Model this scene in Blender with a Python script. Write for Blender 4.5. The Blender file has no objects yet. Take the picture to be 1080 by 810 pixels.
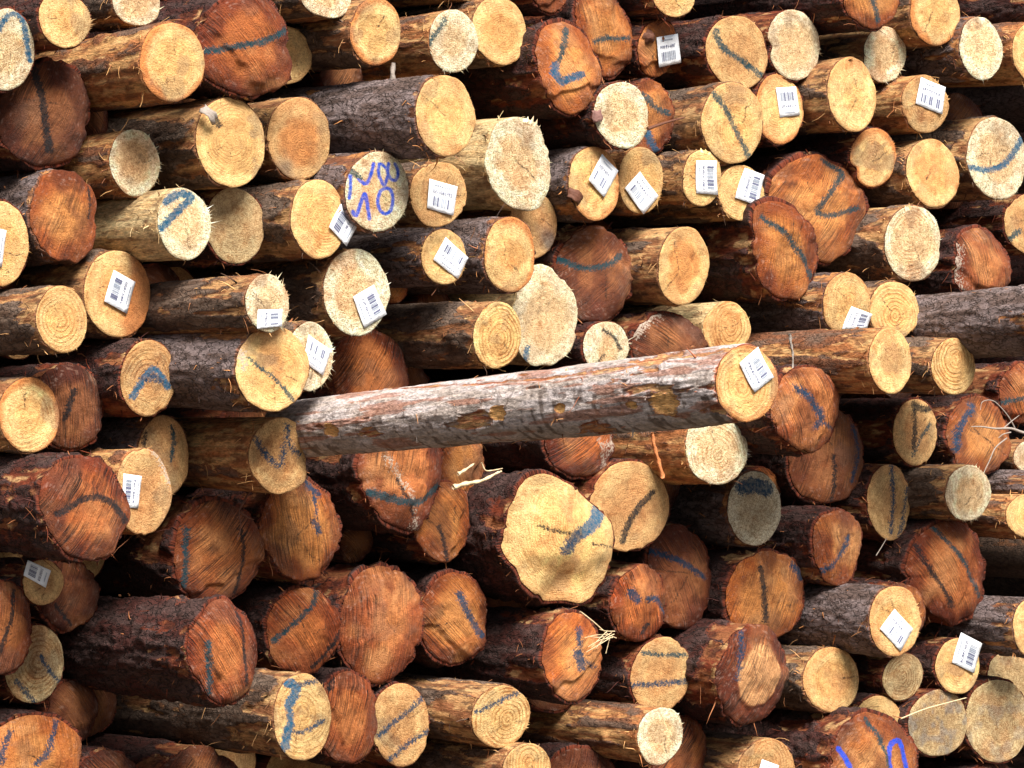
import bpy, math, random
import numpy as np
from mathutils import Vector, Matrix
rad = math.radians
C = bpy.context.scene.collection
# ------------------------------------------------------------------ noise (vectorised)
def _h(ix, iy, iz):
    n = (ix * 73856093) ^ (iy * 19349663) ^ (iz * 83492791)
    n = n & 0x7fffffff
    n = ((n ^ (n >> 13)) * 1274126177) & 0x7fffffff
    n = ((n ^ (n >> 15)) * 668265263) & 0x7fffffff
    n = n ^ (n >> 16)
    return (n & 0xffff) / 32767.5 - 1.0
def vn(p):
    p = np.asarray(p, float)
    i = np.floor(p).astype(np.int64); f = p - i
    f = f * f * f * (f * (f * 6 - 15) + 10)
    r = 0
    for dx in (0, 1):
        wx = f[:, 0] if dx else 1 - f[:, 0]
        for dy in (0, 1):
            wy = f[:, 1] if dy else 1 - f[:, 1]
            for dz in (0, 1):
                wz = f[:, 2] if dz else 1 - f[:, 2]
                r = r + wx * wy * wz * _h(i[:, 0] + dx, i[:, 1] + dy, i[:, 2] + dz)
    return r
def fbm(p, o=3):
    p = np.asarray(p, float); r = 0; a = 1.0; t = 0
    for k in range(o):
        r = r + a * vn(p + 17.3 * k); t += a; a *= .5; p = p * 2.03
    return r / t * 1.4
def sstep(a, b, x):
    t = np.clip((x - a) / (b - a), 0, 1); return t * t * (3 - 2 * t)
def st3(x, y, z):
    x, y, z = np.broadcast_arrays(np.asarray(x, float), np.asarray(y, float), np.asarray(z, float))
    return np.stack([x.ravel(), y.ravel(), z.ravel()], 1)
def srgb(r, g, b):
    c = np.array([r, g, b], float) / 255
    return np.where(c < .04045, c / 12.92, ((c + .055) / 1.055) ** 2.4)
# ------------------------------------------------------------------ mesh helpers
def mesh(name, verts, faces, mats, attrs=None, smooth=True, midx=None):
    me = bpy.data.meshes.new(name)
    verts = np.asarray(verts, np.float32)
    sizes = np.array([len(f) for f in faces], np.int32) if not isinstance(faces, np.ndarray) else np.full(len(faces), faces.shape[1], np.int32)
    loops = np.concatenate([np.asarray(f, np.int32).ravel() for f in faces]) if not isinstance(faces, np.ndarray) else faces.astype(np.int32).ravel()
    me.vertices.add(len(verts)); me.vertices.foreach_set('co', verts.ravel())
    me.loops.add(len(loops)); me.loops.foreach_set('vertex_index', loops)
    me.polygons.add(len(sizes))
    starts = np.concatenate([[0], np.cumsum(sizes)[:-1]]).astype(np.int32)
    me.polygons.foreach_set('loop_start', starts)
    me.polygons.foreach_set('loop_total', sizes)
    for m in (mats if isinstance(mats, (list, tuple)) else [mats]): me.materials.append(m)
    if midx is not None: me.polygons.foreach_set('material_index', np.asarray(midx, np.int32))
    me.polygons.foreach_set('use_smooth', np.full(len(sizes), bool(smooth)))
    me.update(calc_edges=True); me.validate()
    for k, v in (attrs or {}).items():
        v = np.asarray(v, np.float32)
        if v.ndim == 1:
            a = me.attributes.new(k, 'FLOAT', 'POINT'); a.data.foreach_set('value', v)
        else:
            a = me.attributes.new(k, 'FLOAT_VECTOR', 'POINT'); a.data.foreach_set('vector', v.ravel())
    return me
def obj(name, me, parent=None, loc=None):
    o = bpy.data.objects.new(name, me); C.objects.link(o)
    if parent: o.parent = parent
    if loc is not None: o.location = loc
    return o
def tag(o, label=None, cat=None, group=None, kind=None):
    if label: o['label'] = label
    if cat: o['category'] = cat
    if group: o['group'] = group
    if kind: o['kind'] = kind
    return o
# ------------------------------------------------------------------ node helper
class NT:
    def __init__(s, name):
        s.m = bpy.data.materials.new(name); s.m.use_nodes = True
        s.t = s.m.node_tree; s.t.nodes.clear()
        s.out = s.n('ShaderNodeOutputMaterial'); s.b = s.n('ShaderNodeBsdfPrincipled')
        s.l(s.b.outputs[0], s.out.inputs[0])
    def n(s, typ, **kw):
        x = s.t.nodes.new(typ)
        for k, v in kw.items(): setattr(x, k, v)
        return x
    def l(s, a, b): s.t.links.new(a, b)
    def inp(s, sock, v):
        if hasattr(v, 'is_linked') or hasattr(v, 'links'): s.l(v, sock)
        else:
            if isinstance(v, (tuple, list, np.ndarray)) and sock.type == 'RGBA' and len(v) == 3: v = (*v, 1)
            sock.default_value = v
    def math(s, op, a, b=None, c=None, clamp=False):
        x = s.n('ShaderNodeMath', operation=op, use_clamp=clamp)
        s.inp(x.inputs[0], a)
        if b is not None: s.inp(x.inputs[1], b)
        if c is not None: s.inp(x.inputs[2], c)
        return x.outputs[0]
    def attr(s, name, o='Fac'):
        x = s.n('ShaderNodeAttribute', attribute_name=name); return x.outputs[o]
    def mix(s, f, a, b, blend='MIX'):
        x = s.n('ShaderNodeMix', data_type='RGBA', blend_type=blend)
        s.inp(x.inputs[0], f); s.inp(x.inputs[6], a); s.inp(x.inputs[7], b); return x.outputs[2]
    def noise(s, vec, scale, detail=3, rough=.55, typ='3D'):
        x = s.n('ShaderNodeTexNoise', noise_dimensions=typ)
        if typ == '1D': s.inp(x.inputs['W'], vec)
        else: s.inp(x.inputs['Vector'], vec)
        x.inputs['Scale'].default_value = scale; x.inputs['Detail'].default_value = detail; x.inputs['Roughness'].default_value = rough
        return x.outputs[0]
    def vscale(s, v, xyz):
        x = s.n('ShaderNodeVectorMath', operation='MULTIPLY'); s.l(v, x.inputs[0]); x.inputs[1].default_value = xyz; return x.outputs[0]
    def rng(s, v, a, b, c=0., d=1., smooth=True):
        x = s.n('ShaderNodeMapRange', interpolation_type='SMOOTHSTEP' if smooth else 'LINEAR')
        s.inp(x.inputs[0], v); s.inp(x.inputs[1], a); s.inp(x.inputs[2], b); s.inp(x.inputs[3], c); s.inp(x.inputs[4], d); return x.outputs[0]
    def grey(s, v):
        x = s.n('ShaderNodeCombineColor'); 
        for i in range(3): s.l(v, x.inputs[i])
        return x.outputs[0]
# ------------------------------------------------------------------ materials
def mat_wood():
    t = NT('cut_wood')
    fc = t.attr('fc', 'Vector'); col = t.attr('fcol', 'Vector'); rd = t.attr('rad'); sx = t.attr('sx'); prm = t.attr('prm', 'Vector')
    pd = t.attr('paint'); pc = t.attr('pcol', 'Vector')
    sp = t.n('ShaderNodeSeparateXYZ'); t.l(prm, sp.inputs[0]); ring, streak, fuzz = sp.outputs
    # growth rings: distance from the pith, bent a little
    warp = t.noise(fc, 22, 3)
    rr = t.math('ADD', rd, t.math('MULTIPLY', t.math('SUBTRACT', warp, .5), .011))
    vary = t.noise(rr, 55, 2, .6, '1D')
    ph = t.math('MULTIPLY', rr, 560.)
    ph = t.math('ADD', ph, t.math('MULTIPLY', vary, 9.))
    sn = t.math('SINE', ph)
    rl = t.rng(sn, -.2, 1., 0, 1)
    rl = t.math('MULTIPLY', rl, t.rng(t.noise(fc, 16, 3), .36, .64, .15, 1.))
    ringk = t.math('MULTIPLY', rl, t.math('MULTIPLY', ring, .42))
    ringhue = t.mix(ringk, col, t.mix(1., col, (.58, .38, .22), 'MULTIPLY'))
    # saw streaks: fine lines across the cut
    c = t.n('ShaderNodeCombineXYZ'); t.l(sx, c.inputs[0]); s3 = t.n('ShaderNodeSeparateXYZ'); t.l(fc, s3.inputs[0])
    vm = t.vscale(fc, (9, 9, 9)); va = t.n('ShaderNodeVectorMath', operation='ADD'); t.l(vm, va.inputs[0])
    c2 = t.n('ShaderNodeCombineXYZ'); t.inp(c2.inputs[0], t.math('MULTIPLY', sx, 340.)); t.l(c2.outputs[0], va.inputs[1])
    ln = t.noise(va.outputs[0], 1.0, 4, .7)
    lf = t.rng(ln, .32, .70, -1, 1, False)
    sk = t.math('MULTIPLY', t.math('MULTIPLY', lf, streak), t.rng(t.noise(fc, 12, 3, .6), .34, .62, .15, 1.15))
    c1 = t.mix(1., ringhue, t.grey(t.math('ADD', 1., t.math('MULTIPLY', sk, .95))), 'MULTIPLY')
    # fuzz of torn fibres + pores + stains
    f1 = t.noise(fc, 290, 3, .8)
    f2 = t.noise(fc, 95, 3, .75)
    ff = t.math('ADD', t.math('MULTIPLY', t.math('SUBTRACT', f1, .5), 4.8), t.math('MULTIPLY', t.math('SUBTRACT', f2, .5), 2.9))
    fz = t.math('MULTIPLY', ff, fuzz)
    c3 = t.mix(1., c1, t.mix(t.rng(fz, -.62, .55, 0, 1, False), (.50, .36, .24), (1.24, 1.27, 1.30)), 'MULTIPLY')
    pore = t.rng(f1, .635, .69)
    c3 = t.mix(t.math('MULTIPLY', pore, .38), c3, (.055, .028, .010))
    st = t.rng(t.noise(fc, 17, 4, .6), .54, .72)
    c3 = t.mix(t.math('MULTIPLY', st, .55), c3, t.mix(1., c3, (.62, .36, .17), 'MULTIPLY'))
    fl = t.rng(ln, .66, .74)   # pale torn flecks
    c3 = t.mix(t.math('MULTIPLY', fl, t.math('MULTIPLY', streak, .30)), c3, (.62, .46, .31))
    # paint soaks the high fibres only
    pnn = t.noise(fc, 150, 4, .8)
    pn = t.math('MULTIPLY', t.math('SUBTRACT', pnn, .5), 26.)
    pn2 = t.math('MULTIPLY', t.math('SUBTRACT', ln, .5), 9.)
    psf = t.attr('psoft')
    dd = t.math('ADD', pd, t.math('MULTIPLY', t.math('ADD', pn, pn2), psf))
    pm = t.rng(dd, -.9, .7, 1, 0)
    pcv = t.mix(1., pc, t.grey(t.math('ADD', .72, t.math('MULTIPLY', f1, .6))), 'MULTIPLY')
    c4 = t.mix(t.math('MULTIPLY', pm, t.rng(f2, .34, .66, .99, .74)), c3, pcv)
    t.l(c4, t.b.inputs['Base Color'])
    t.inp(t.b.inputs['Roughness'], t.rng(f2, .3, .75, t.attr('rgh'), .9))
    t.b.inputs['Specular IOR Level'].default_value = .35
    h = t.math('ADD', t.math('MULTIPLY', ff, t.math('MULTIPLY', fuzz, 1.0)), t.math('MULTIPLY', sk, .9))
    h = t.math('SUBTRACT', h, t.math('MULTIPLY', ringk, .8))
    bp = t.n('ShaderNodeBump'); bp.inputs['Distance'].default_value = .0035; bp.inputs['Strength'].default_value = .8
    t.l(h, bp.inputs['Height']); t.l(bp.outputs[0], t.b.inputs['Normal'])
    return t.m
def mat_bark():
    t = NT('log_bark')
    lc = t.attr('lc', 'Vector'); bcol = t.attr('bcol', 'Vector'); wcol = t.attr('wcol', 'Vector'); icol = t.attr('icol', 'Vector'); pl0 = t.attr('peel'); ply = t.attr('plate')
    v1 = t.vscale(lc, (1, 1, .5))
    nA = t.noise(v1, 38, 6, .68)                       # where flakes have come away
    pk = t.math('ADD', pl0, t.math('MULTIPLY', t.math('SUBTRACT', nA, .5), 2.0))
    peel = t.rng(pk, .485, .535)
    edge = t.math('MULTIPLY', t.rng(pk, .34, .49), t.math('SUBTRACT', 1., peel))
    inv = t.math('SUBTRACT', 1., peel)
    nz = t.n('ShaderNodeTexNoise'); nz.inputs['Scale'].default_value = 34; nz.inputs['Detail'].default_value = 3; t.l(v1, nz.inputs['Vector'])
    vs = t.n('ShaderNodeVectorMath', operation='SCALE'); t.l(nz.outputs['Color'], vs.inputs[0]); vs.inputs[3].default_value = .06
    w = t.n('ShaderNodeVectorMath', operation='ADD'); t.l(v1, w.inputs[0]); t.l(vs.outputs[0], w.inputs[1])
    vo = t.n('ShaderNodeTexVoronoi', feature='DISTANCE_TO_EDGE'); vo.inputs['Scale'].default_value = 46; t.l(w.outputs[0], vo.inputs['Vector'])
    crack = t.math('MULTIPLY', t.math('MULTIPLY', t.rng(vo.outputs[0], 0, .08, 1, 0), inv), ply)
    n1 = t.noise(v1, 120, 5, .75); n2 = t.noise(t.vscale(lc, (1, 1, .22)), 230, 4, .75)
    k = t.math('ADD', -.45, t.math('MULTIPLY', n1, 2.7))
    k2 = t.math('ADD', -.35, t.math('MULTIPLY', n2, 2.6))
    cb = t.mix(1., bcol, t.grey(k), 'MULTIPLY')
    cb = t.mix(t.math('MULTIPLY', edge, .75), cb, icol)
    cw = t.mix(1., wcol, t.grey(k2), 'MULTIPLY')
    cw = t.mix(t.math('MULTIPLY', t.rng(n1, .56, .64), .55), cw, t.mix(1., cw, (.45, .30, .20), 'MULTIPLY'))
    c1 = t.mix(peel, cb, cw)
    c1 = t.mix(t.math('MULTIPLY', crack, .8), c1, (.014, .009, .007))
    t.l(c1, t.b.inputs['Base Color'])
    t.inp(t.b.inputs['Roughness'], t.rng(n1, .35, .7, .65, .95)); t.b.inputs['Specular IOR Level'].default_value = .25
    kk = t.n('ShaderNodeMix'); t.l(peel, kk.inputs[0]); t.l(k, kk.inputs[2]); t.l(k2, kk.inputs[3])
    h = t.math('SUBTRACT', t.math('MULTIPLY', kk.outputs[0], .55), t.math('ADD', t.math('MULTIPLY', crack, .9), t.math('MULTIPLY', peel, .8)))
    bp = t.n('ShaderNodeBump'); bp.inputs['Distance'].default_value = .009; bp.inputs['Strength'].default_value = .9
    t.l(h, bp.inputs['Height']); t.l(bp.outputs[0], t.b.inputs['Normal'])
    return t.m
def mat_simple(name, col, rough=.7, nscale=60, amt=.5, stretch=(1, 1, 1)):
    t = NT(name); tc = t.n('ShaderNodeTexCoord'); v = t.vscale(tc.outputs['Object'], stretch)
    n = t.noise(v, nscale, 4, .65)
    c = t.mix(1., tuple(col), t.grey(t.math('ADD', 1 - amt / 2, t.math('MULTIPLY', n, amt))), 'MULTIPLY')
    t.l(c, t.b.inputs['Base Color']); t.b.inputs['Roughness'].default_value = rough
    bp = t.n('ShaderNodeBump'); bp.inputs['Distance'].default_value = .003; t.l(n, bp.inputs['Height']); t.l(bp.outputs[0], t.b.inputs['Normal'])
    return t.m
M_WOOD = mat_wood(); M_BARK = mat_bark()
M_PAPER = mat_simple('label_paper', (.80, .82, .85), .5, 70, .28)
M_INK = mat_simple('label_ink', (.12, .13, .22), .5, 200, .3)
M_INKL = mat_simple('label_grey_ink', (.30, .34, .42), .5, 200, .3)
M_TWIG = mat_simple('grey_twig', srgb(150, 138, 128), .7, 120, .7)
M_TWIGD = mat_simple('brown_twig', srgb(95, 55, 36), .7, 120, .7)
M_SPLIN = mat_simple('pale_splinter', srgb(214, 190, 150), .7, 150, .5)
M_SPLIN2 = mat_simple('orange_splinter', srgb(196, 120, 70), .7, 150, .6)
M_STONE = mat_simple('forest_soil', (.045, .033, .022), .95, 3, .9)
# ------------------------------------------------------------------ camera and projection
CAM = np.array([0., 0., 1.6]); F = 4000.; TH = rad(40)
D = np.array([-math.sin(TH), math.cos(TH), 0.])          # from a cut face back along its log
X1 = np.array([math.cos(TH), math.sin(TH), 0.]); Z1 = np.array([0, 0, 1.])
C0 = np.array([0, 10., 1.6])
def ray(x, y): return np.array([(x - 540) / F, 1., (405 - y) / F])
cam = bpy.data.cameras.new('camera'); co = bpy.data.objects.new('camera', cam); C.objects.link(co)
co.location = CAM; co.rotation_euler = (rad(90), 0, 0)
cam.sensor_width = 36; cam.lens = 18 / (540 / F); cam.clip_start = .1; cam.clip_end = 3000
bpy.context.scene.camera = co
# x, y, rx, ry, bark px, face type, bark type, label, extras   (photo pixels give each log's direction; see place())
LOGS = [
(8,53,30,44,30,'P','d','pale fuzzy log end with blue chevron, in the upper left corner',dict(s=[('m',5,[(-4,36),(5,19),(14,14),(23,20),(27,38),(32,62)])])),
(69,20,27,31,60,'Y','d','yellowish log end with splintered right rim, top left, above the cinnamon barked gap',dict(fr=1)),
(145,3,25,25,35,'P','t','pale half visible log end at top edge, left of the big red streaked butt',{}),
(182,66,34,42,85,'Y','o','smooth yellow log end with orange rim and long tan stem, left of red butt',dict(orim=1)),
(267,45,44,55,75,'R','d','big red orange butt with dark green stroke slanting across, near the top left',dict(poly=[(244,0),(228,23),(221,47),(222,78),(247,93),(275,101),(291,96),(309,86),(313,62),(306,47),(306,26),(293,3),(278,-13),(257,-10)],tilt=-14,s=[('t',6,[(222,57),(240,53),(268,46),(284,40),(305,27)])])),
(303,58,27,32,0,'Y','t','pale crescent of a log end peeping out behind the big red orange butt',{}),
(56,119,48,58,25,'B','d','large dark brown butt with black vertical stroke, below blue chevron log',dict(tilt=-8,s=[('k',6,[(40,70),(44,95),(49,130),(56,158)])])),
(143,171,26,36,40,'P','o','small fuzzy log end with orange brown stem, below the smooth yellow one',dict(fr=1)),
(245,150,36,49,60,'Y','t','large pale yellow log end with a grey wood flake at its upper left rim',dict(fr=.3,s=[('k',5,[(219,118),(226,124),(231,133)])])),
(317,146,34,45,35,'T','t','tan log end with brownish heart and grey lower left rim, under the red butt',dict(heart=1,gray=(300,182))),
(73,228,36,51,35,'O','g','orange brown log end fading to yellow below, with purple grey bark, left side',dict(s=[('k',2,[(96,197),(97,215),(96,228)])])),
(3,258,30,46,30,'Y','d','cut off log end at the left edge with a barcode label on it',dict(tag=[(6,243),(2,282),(-22,275),(-18,238)])),
(196,236,27,39,75,'P','c','cream stripped log end with a blue hook mark and fibrous cream sides',dict(fr=.6,s=[('m',7,[(177,213),(190,205),(203,207),(192,219),(182,230),(172,241)])])),
(249,237,31,42,12,'G','d','dull brown tan log end tucked right of the cream blue hook log',dict(chip=1)),
(337,231,30,42,60,'Y','t','yellow log end carrying a tilted label, left of the end painted in blue figures',dict(tag=[(380,234),(366,259),(346,239),(359,214)])),
(399,203,33,43,60,'P','g','log end painted with large bright blue figures in two rows',dict(P=.20,fr=1,s=[
 ('b',3.2,[(366,180),(372,183),(384,194),(389,190),(393,173)]),('t',5,[(367,181),(374,184),(380,189)]),('b',3,[(368,178),(370,193),(369.5,210)]),
 ('b',3,[(399,173),(398.5,183),(404.5,195),(408,186),(407,178),(401,173)]),('b',3,[(409,172),(408,182),(413,189),(418,188),(418.5,179),(416,172)]),
 ('b',3.4,[(373.5,224),(377,228),(380,219),(384.5,205),(387.5,214),(390.5,231)]),
 ('b',3.2,[(406.7,198),(412,200),(414.5,210),(413,221),(408,225),(402,222),(398.6,212),(401,202),(406.7,198)])])),
(463,205,31,35,35,'T','t','tan log end with upright printed label, right of the blue figures',dict(fr=.5,tag=[(452,189),(481,196),(477,227),(450,220)],txt='GD1045792')),
(546,171,36,50,45,'P','c','large cream log end with splinters sticking up from its top rim',dict(poly=[(524,132),(545,122),(563,127),(574,150),(581,176),(579,202),(568,220),(545,221),(527,207),(517,187),(514,166),(519,148)],fr=1,spk=[(556,122),(562,121),(553,124),(566,124)])),
(471,122,32,43,115,'Y','g','pale yellow log end on a long dark grey stem, above the upright label',dict(fr=.3)),
(479,43,25,34,50,'P','o','pale log end with dark green smear on its left rim, top centre',dict(fr=.8,s=[('t',3,[(469,22),(463,33),(457,42),(453,52)])])),
(528,33,30,36,10,'Y','t','yellow ringed log end touching the green smeared one, top centre',dict(heart=.5)),
(397,34,28,36,65,'Y','t','orange rimmed yellow log end with a broken branch stub below it, at the top',dict(orim=1)),
(345,-5,29,25,40,'P','t','lower slice of a pale log end cut by the top edge, left of centre',{}),
(583,-18,26,31,30,'O','d','brown wedge of a log end at the top edge, centre',{}),
(492,-20,22,21,10,'Y','t','sliver of a yellow log end at the top edge above the green smeared end',{}),
(602,72,33,49,65,'O','d','orange tan butt with blue hooked scribble and dark red bark, top centre',dict(tilt=12,lite=1,s=[('t',4.5,[(602,30),(596,48),(590,64)]),('m',7,[(586,70),(585,78),(592,87),(600,83),(613,78)])])),
(640,36,33,50,15,'O','d','orange brown butt with short green bar, behind the blue scribbled butt',dict(tilt=12,s=[('t',4,[(627,45),(640,40),(652,40),(667,37)])])),
(697,51,24,31,20,'O','d','orange log end with a square white label and a grey knot, top right of centre',dict(lite=1,tag=[(691,40),(715,34),(722,64),(697,71)],knot=(683,40))),
(711,-5,23,23,35,'Y','d','bottom slice of a pale log end at top edge above the knotted labelled one',{}),
(656,121,28,36,50,'P','d','fuzzy pale log end with rings, right of and below the blue scribbled butt',dict(fr=1)),
(688,124,25,38,5,'O','d','brown log end with green and blue flecks, half hidden behind a fuzzy pale end',dict(s=[('t',5,[(681,100),(690,112),(704,118)]),('m',6,[(684,140),(690,152),(698,160)])])),
(774,130,33,43,65,'Y','t','pinkish pale log end crossed by a long teal stroke with rusty flecks',dict(s=[('t',4.5,[(752,99),(762,112),(772,127),(781,146),(792,165)])],lite=1)),
(779,55,32,40,10,'T','d','brownish butt with dark green curve, left of the notched pale end, top right',dict(tilt=6,s=[('t',5,[(756,34),(760,48),(768,56),(783,64),(804,78)])],shade2=1)),
(838,47,28,38,30,'P','d','pale log end with torn notch at its left rim, top right',dict(fr=1,notch=190)),
(823,116,26,38,15,'Y','d','orange yellow log end with label, just below the notched pale end',dict(orim=1,tag=[(844,120),(822,124),(818,93),(840,90)])),
(900,100,26,40,55,'Y','t','tall yellow oval log end with torn fibres at its top rim, upper right',dict(spk=[(897,62),(899,60)],orim=.5)),
(922,-2,30,32,60,'O','d','brown butt with dark green scribble cut by the top edge, right part',dict(s=[('t',4,[(918,-4),(925,10),(928,20)])])),
(987,14,25,35,50,'Y','t','yellow orange rimmed log end at the top edge, right part',dict(orim=1)),
(934,58,21.5,30,20,'P','t','small pale fuzzy oval log end under the green scribbled brown butt',dict(fr=1)),
(1036,51,21,33,60,'P','g','pale log end on a dark stem, second from the right edge in the top rows',dict(fr=.5)),
(1095,55,26,34,40,'Y','o','orange sided log running out of the picture at the upper right edge',{}),
(977,110,23,31,45,'T','o','tan log end with printed label leaning right, in the upper right rows',dict(fr=.7,tag=[(970,82),(994,91),(991,120),(965,110)])),
(922,166,26,32,30,'Y','d','small orange rimmed log end with bitten lower left rim, upper right',dict(fr=.8,notch=215,orim=1)),
(985,182,26,37,45,'Y','t','yellow oval log end with deeper yellow centre, right of the bitten one',dict(heart=.6)),
(1053,167,31,45,45,'P','t','big pale log end with a blue arc along its lower half, at the right edge',dict(s=[('m',5,[(1010,174),(1025,178),(1040,180),(1056,175),(1068,162),(1079,142)])])),
(866,222,44,59,30,'O','d','big pinkish orange butt with teal zigzag mark, upper right',dict(poly=[(842,170),(852,163),(868,161),(885,172),(900,180),(912,205),(914,225),(908,245),(905,258),(890,272),(882,280),(868,272),(850,258),(830,232),(818,212),(821,190)],tilt=8,lite=1,s=[('t',4.5,[(870,168),(880,175),(889,183),(876,200),(862,222),(876,227),(903,218)])])),
(833,264,34,53,85,'O','d','large butt with a straight teal stroke and thick reddish bark, right of centre',dict(poly=[(801,216),(820,210),(844,223),(859,239),(866,257),(864,286),(859,304),(846,317),(828,314),(813,304),(805,278),(800,252),(798,228)],tilt=10,s=[('t',4,[(806,230),(828,247),(844,267),(861,292)])])),
(722,281,27,42,55,'Y','t','yellow oval log end with orange brown core and clean rim, right of centre',dict(heart=1,saw=1)),
(635,288,39,53,15,'B','d','domed brown butt with a horizontal dark teal arc, above the jutting log',dict(s=[('t',5,[(597,274),(612,281),(625,283),(640,279),(658,269)])],lite=1)),
(539,269,28,40,55,'Y','g','orange yellow log end with purple grey bark, right of a tilted label',dict(orim=1,heart=.4)),
(564,237,26,35,0,'T','t','tan log end with grey stain, wedged behind the orange yellow purple barked log',dict(gray=(578,252))),
(469,271,24,30,70,'Y','g','small log end almost covered by tilted barcode label, purple grey stem',dict(fr=1,tag=[(482,294),(456,274),(469,250),(493,271)])),
(526,354,27,37,95,'Y','t','pale yellow log end with crisp rings and olive stem, over the jutting log',dict(ring=2)),
(577,332,35,55,12,'P','c','tall cream log end with slanting sawn fibres behind the crisp ringed end',dict(poly=[(566,278),(581,283),(597,299),(610,322),(610,345),(605,368),(587,385),(566,387),(555,379),(545,355),(545,317),(555,286)],fr=.6,s=[('m',5,[(557,368),(556,380)])])),
(640,367,26,28,20,'P','d','broken cream log end with splits, resting just over the jutting log',dict(fr=1,s=[('k',3,[(636,348),(648,356),(655,368)]),('k',2,[(628,385),(638,374)])])),
(712,368,36,38,25,'B','d','red brown butt top with a white scratch, just above the jutting log',dict(s=[('w',5,[(679,352),(688,340),(700,332)])])),
(768,347,24,29,45,'Y','c','small pale ringed log end directly above the face of the jutting log',dict(ring=1.5,fr=.4)),
(789,405,31,41,500,'Y','w','long silver barked log jutting far out of the pile across the middle',dict(orim=.8,fr=.5,ring=1.3,tag=[(794,414),(779,383),(797,366),(813,398)],dy=-3.2,hero=1)),
(965,258,29,41,55,'P','t','cream ringed log end with a pointed tip of torn wood on its top',dict(ring=1.8,spk=[(955,216),(957,214),(953,217)],fr=.3)),
(1042,281,32,40,55,'R','d','red orange butt with worn white edge on the left, at far right',dict(s=[('w',3,[(1016,262),(1013,285),(1018,305)])])),
(1088,236,27,33,10,'T','d','brown log end with green flecks cut by the right edge',dict(s=[('t',5,[(1066,252),(1076,244)])])),
(894,320,26,33,40,'Y','g','yellow oval log end with a small label at its lower rim, right of centre',dict(orim=.5,tag=[(888,347),(897,323),(920,331),(915,346)])),
(944,328,25,31,3,'Y','t','pale ringed log end leaning against the label bearing yellow oval, right side',dict(ring=1.5,fr=.6)),
(940,380,24,36,120,'Y','o','yellow log end with long orange stripped stem and grey bark on top',dict(P=.50,orim=.4)),
(1007,386,22.5,31,45,'Y','t','golden log end with very even rings, beside the orange stripped stem',dict(P=.36,ring=2,fr=.2)),
(1122,335,28,38,190,'T','g','dark grey barked log slanting out past the right edge, with no visible end',dict(dy=-3,P=.66)),
(1086,416,27,33,10,'R','d','reddish butt with teal bar cut by the right edge, below the grey barked log',dict(s=[('t',4,[(1063,424),(1075,421),(1090,419)])])),
(67,337,27,36,75,'Y','t','ringed yellow log end with ragged flaking stem reaching the left edge',dict(ring=1.6)),
(125,310,38,47,12,'Y','t','large log end half yellow half orange with a slanted barcode label, left part',dict(half=1,tag=[(143,297),(133,331),(108,318),(119,285)])),
(283,320,24,32,105,'P','t','fuzzy orange tan log end with small label over its lower rim, left of centre',dict(fr=1.5,tag=[(269,347),(270,327),(297,326),(296,344)])),
(377,308,34,46,65,'P','t','pale log end with a label at its lower right, above the jutting log',dict(fr=.6,tag=[(384,346),(372,313),(393,300),(407,331)])),
(289,389,37,45,95,'Y','g','yellow log end with thin green line and mottled grey orange stem, left of centre',dict(orim=.4,s=[('t',2.5,[(263,377),(275,388),(290,398),(308,422)]),('w',5,[(257,374),(258,385)])])),
(328,375,26,38,8,'P','t','fuzzy pale log end with a label, squeezed behind the thin green lined one',dict(fr=1.3,tag=[(340,396),(318,381),(324,353),(349,369)],s=[('t',2,[(301,348),(313,362),(324,380)])])),
(158,398,30,42,30,'T','d','ringed tan log end with blue caret shaped scribble, left part',dict(ring=2,s=[('m',6,[(140,418),(148,404),(158,391),(166,392),(178,408)]),('n',7,[(150,400),(162,398),(171,402)])])),
(32,438,32,40,35,'Y','t','round golden log end with orange rim at the left edge, over a red butt',dict(orim=1,ring=1.2)),
(78,430,36,45,5,'B','d','reddish brown butt with short black stroke, behind the round golden end',dict(s=[('k',5,[(79,412),(75,425),(70,441)])])),
(398,396,43,47,10,'R','d','orange brown domed butt partly hidden behind the jutting log on its left half',dict(shade2=.6)),
(296,480,33,41,85,'T','o','knotty tan log end speckled blue with an orange torn side, left of jutting log',dict(lump=1,lite=1,peelb=.35,s=[('n',4,[(269,463),(285,484),(296,490),(300,470)]),('n',3,[(302,450),(305,470),(320,480)])],speck=1)),
(174,480,28,42,35,'T','g','tan log end with two dark vertical strokes, behind the labelled tan one at left',dict(s=[('k',3,[(154,455),(152,470)]),('t',3,[(183,450),(184,465),(181,485)])])),
(152,520,31,47,60,'T','o','dull tan log end with pale torn crescent and half hidden label, left part',dict(tag=[(149,502),(145,536),(127,534),(129,499)],s=[('w',3,[(163,475),(175,490),(181,510)])])),
(98,537,48,57,100,'R','d','huge red brown butt with black arc and thick flaking purple bark, left edge',dict(poly=[(56,498),(104,482),(117,483),(130,498),(140,519),(146,537),(143,553),(132,571),(128,584),(114,592),(98,593),(78,587),(65,571),(52,545),(48,517)],tilt=6,flaky=1,s=[('k',6,[(64,541),(78,533),(91,526),(108,525),(122,533),(137,550)])])),
(236,585,50,57,25,'R','d','huge orange butt streaked diagonally with two vertical dark strokes, left of centre',dict(s=[('t',4,[(199,556),(198,590),(199,640)]),('k',4,[(257,560),(259,590),(257,635)])],shade2=.4,sawa=-50)),
(321,560,46,58,30,'O','d','brownish butt with scattered navy marks, right of the huge diagonally streaked one',dict(tilt=6,lump=1,s=[('n',5,[(330,508),(345,522)]),('n',3,[(340,525),(336,545)]),('n',6,[(334,551),(337,561)])])),
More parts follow.
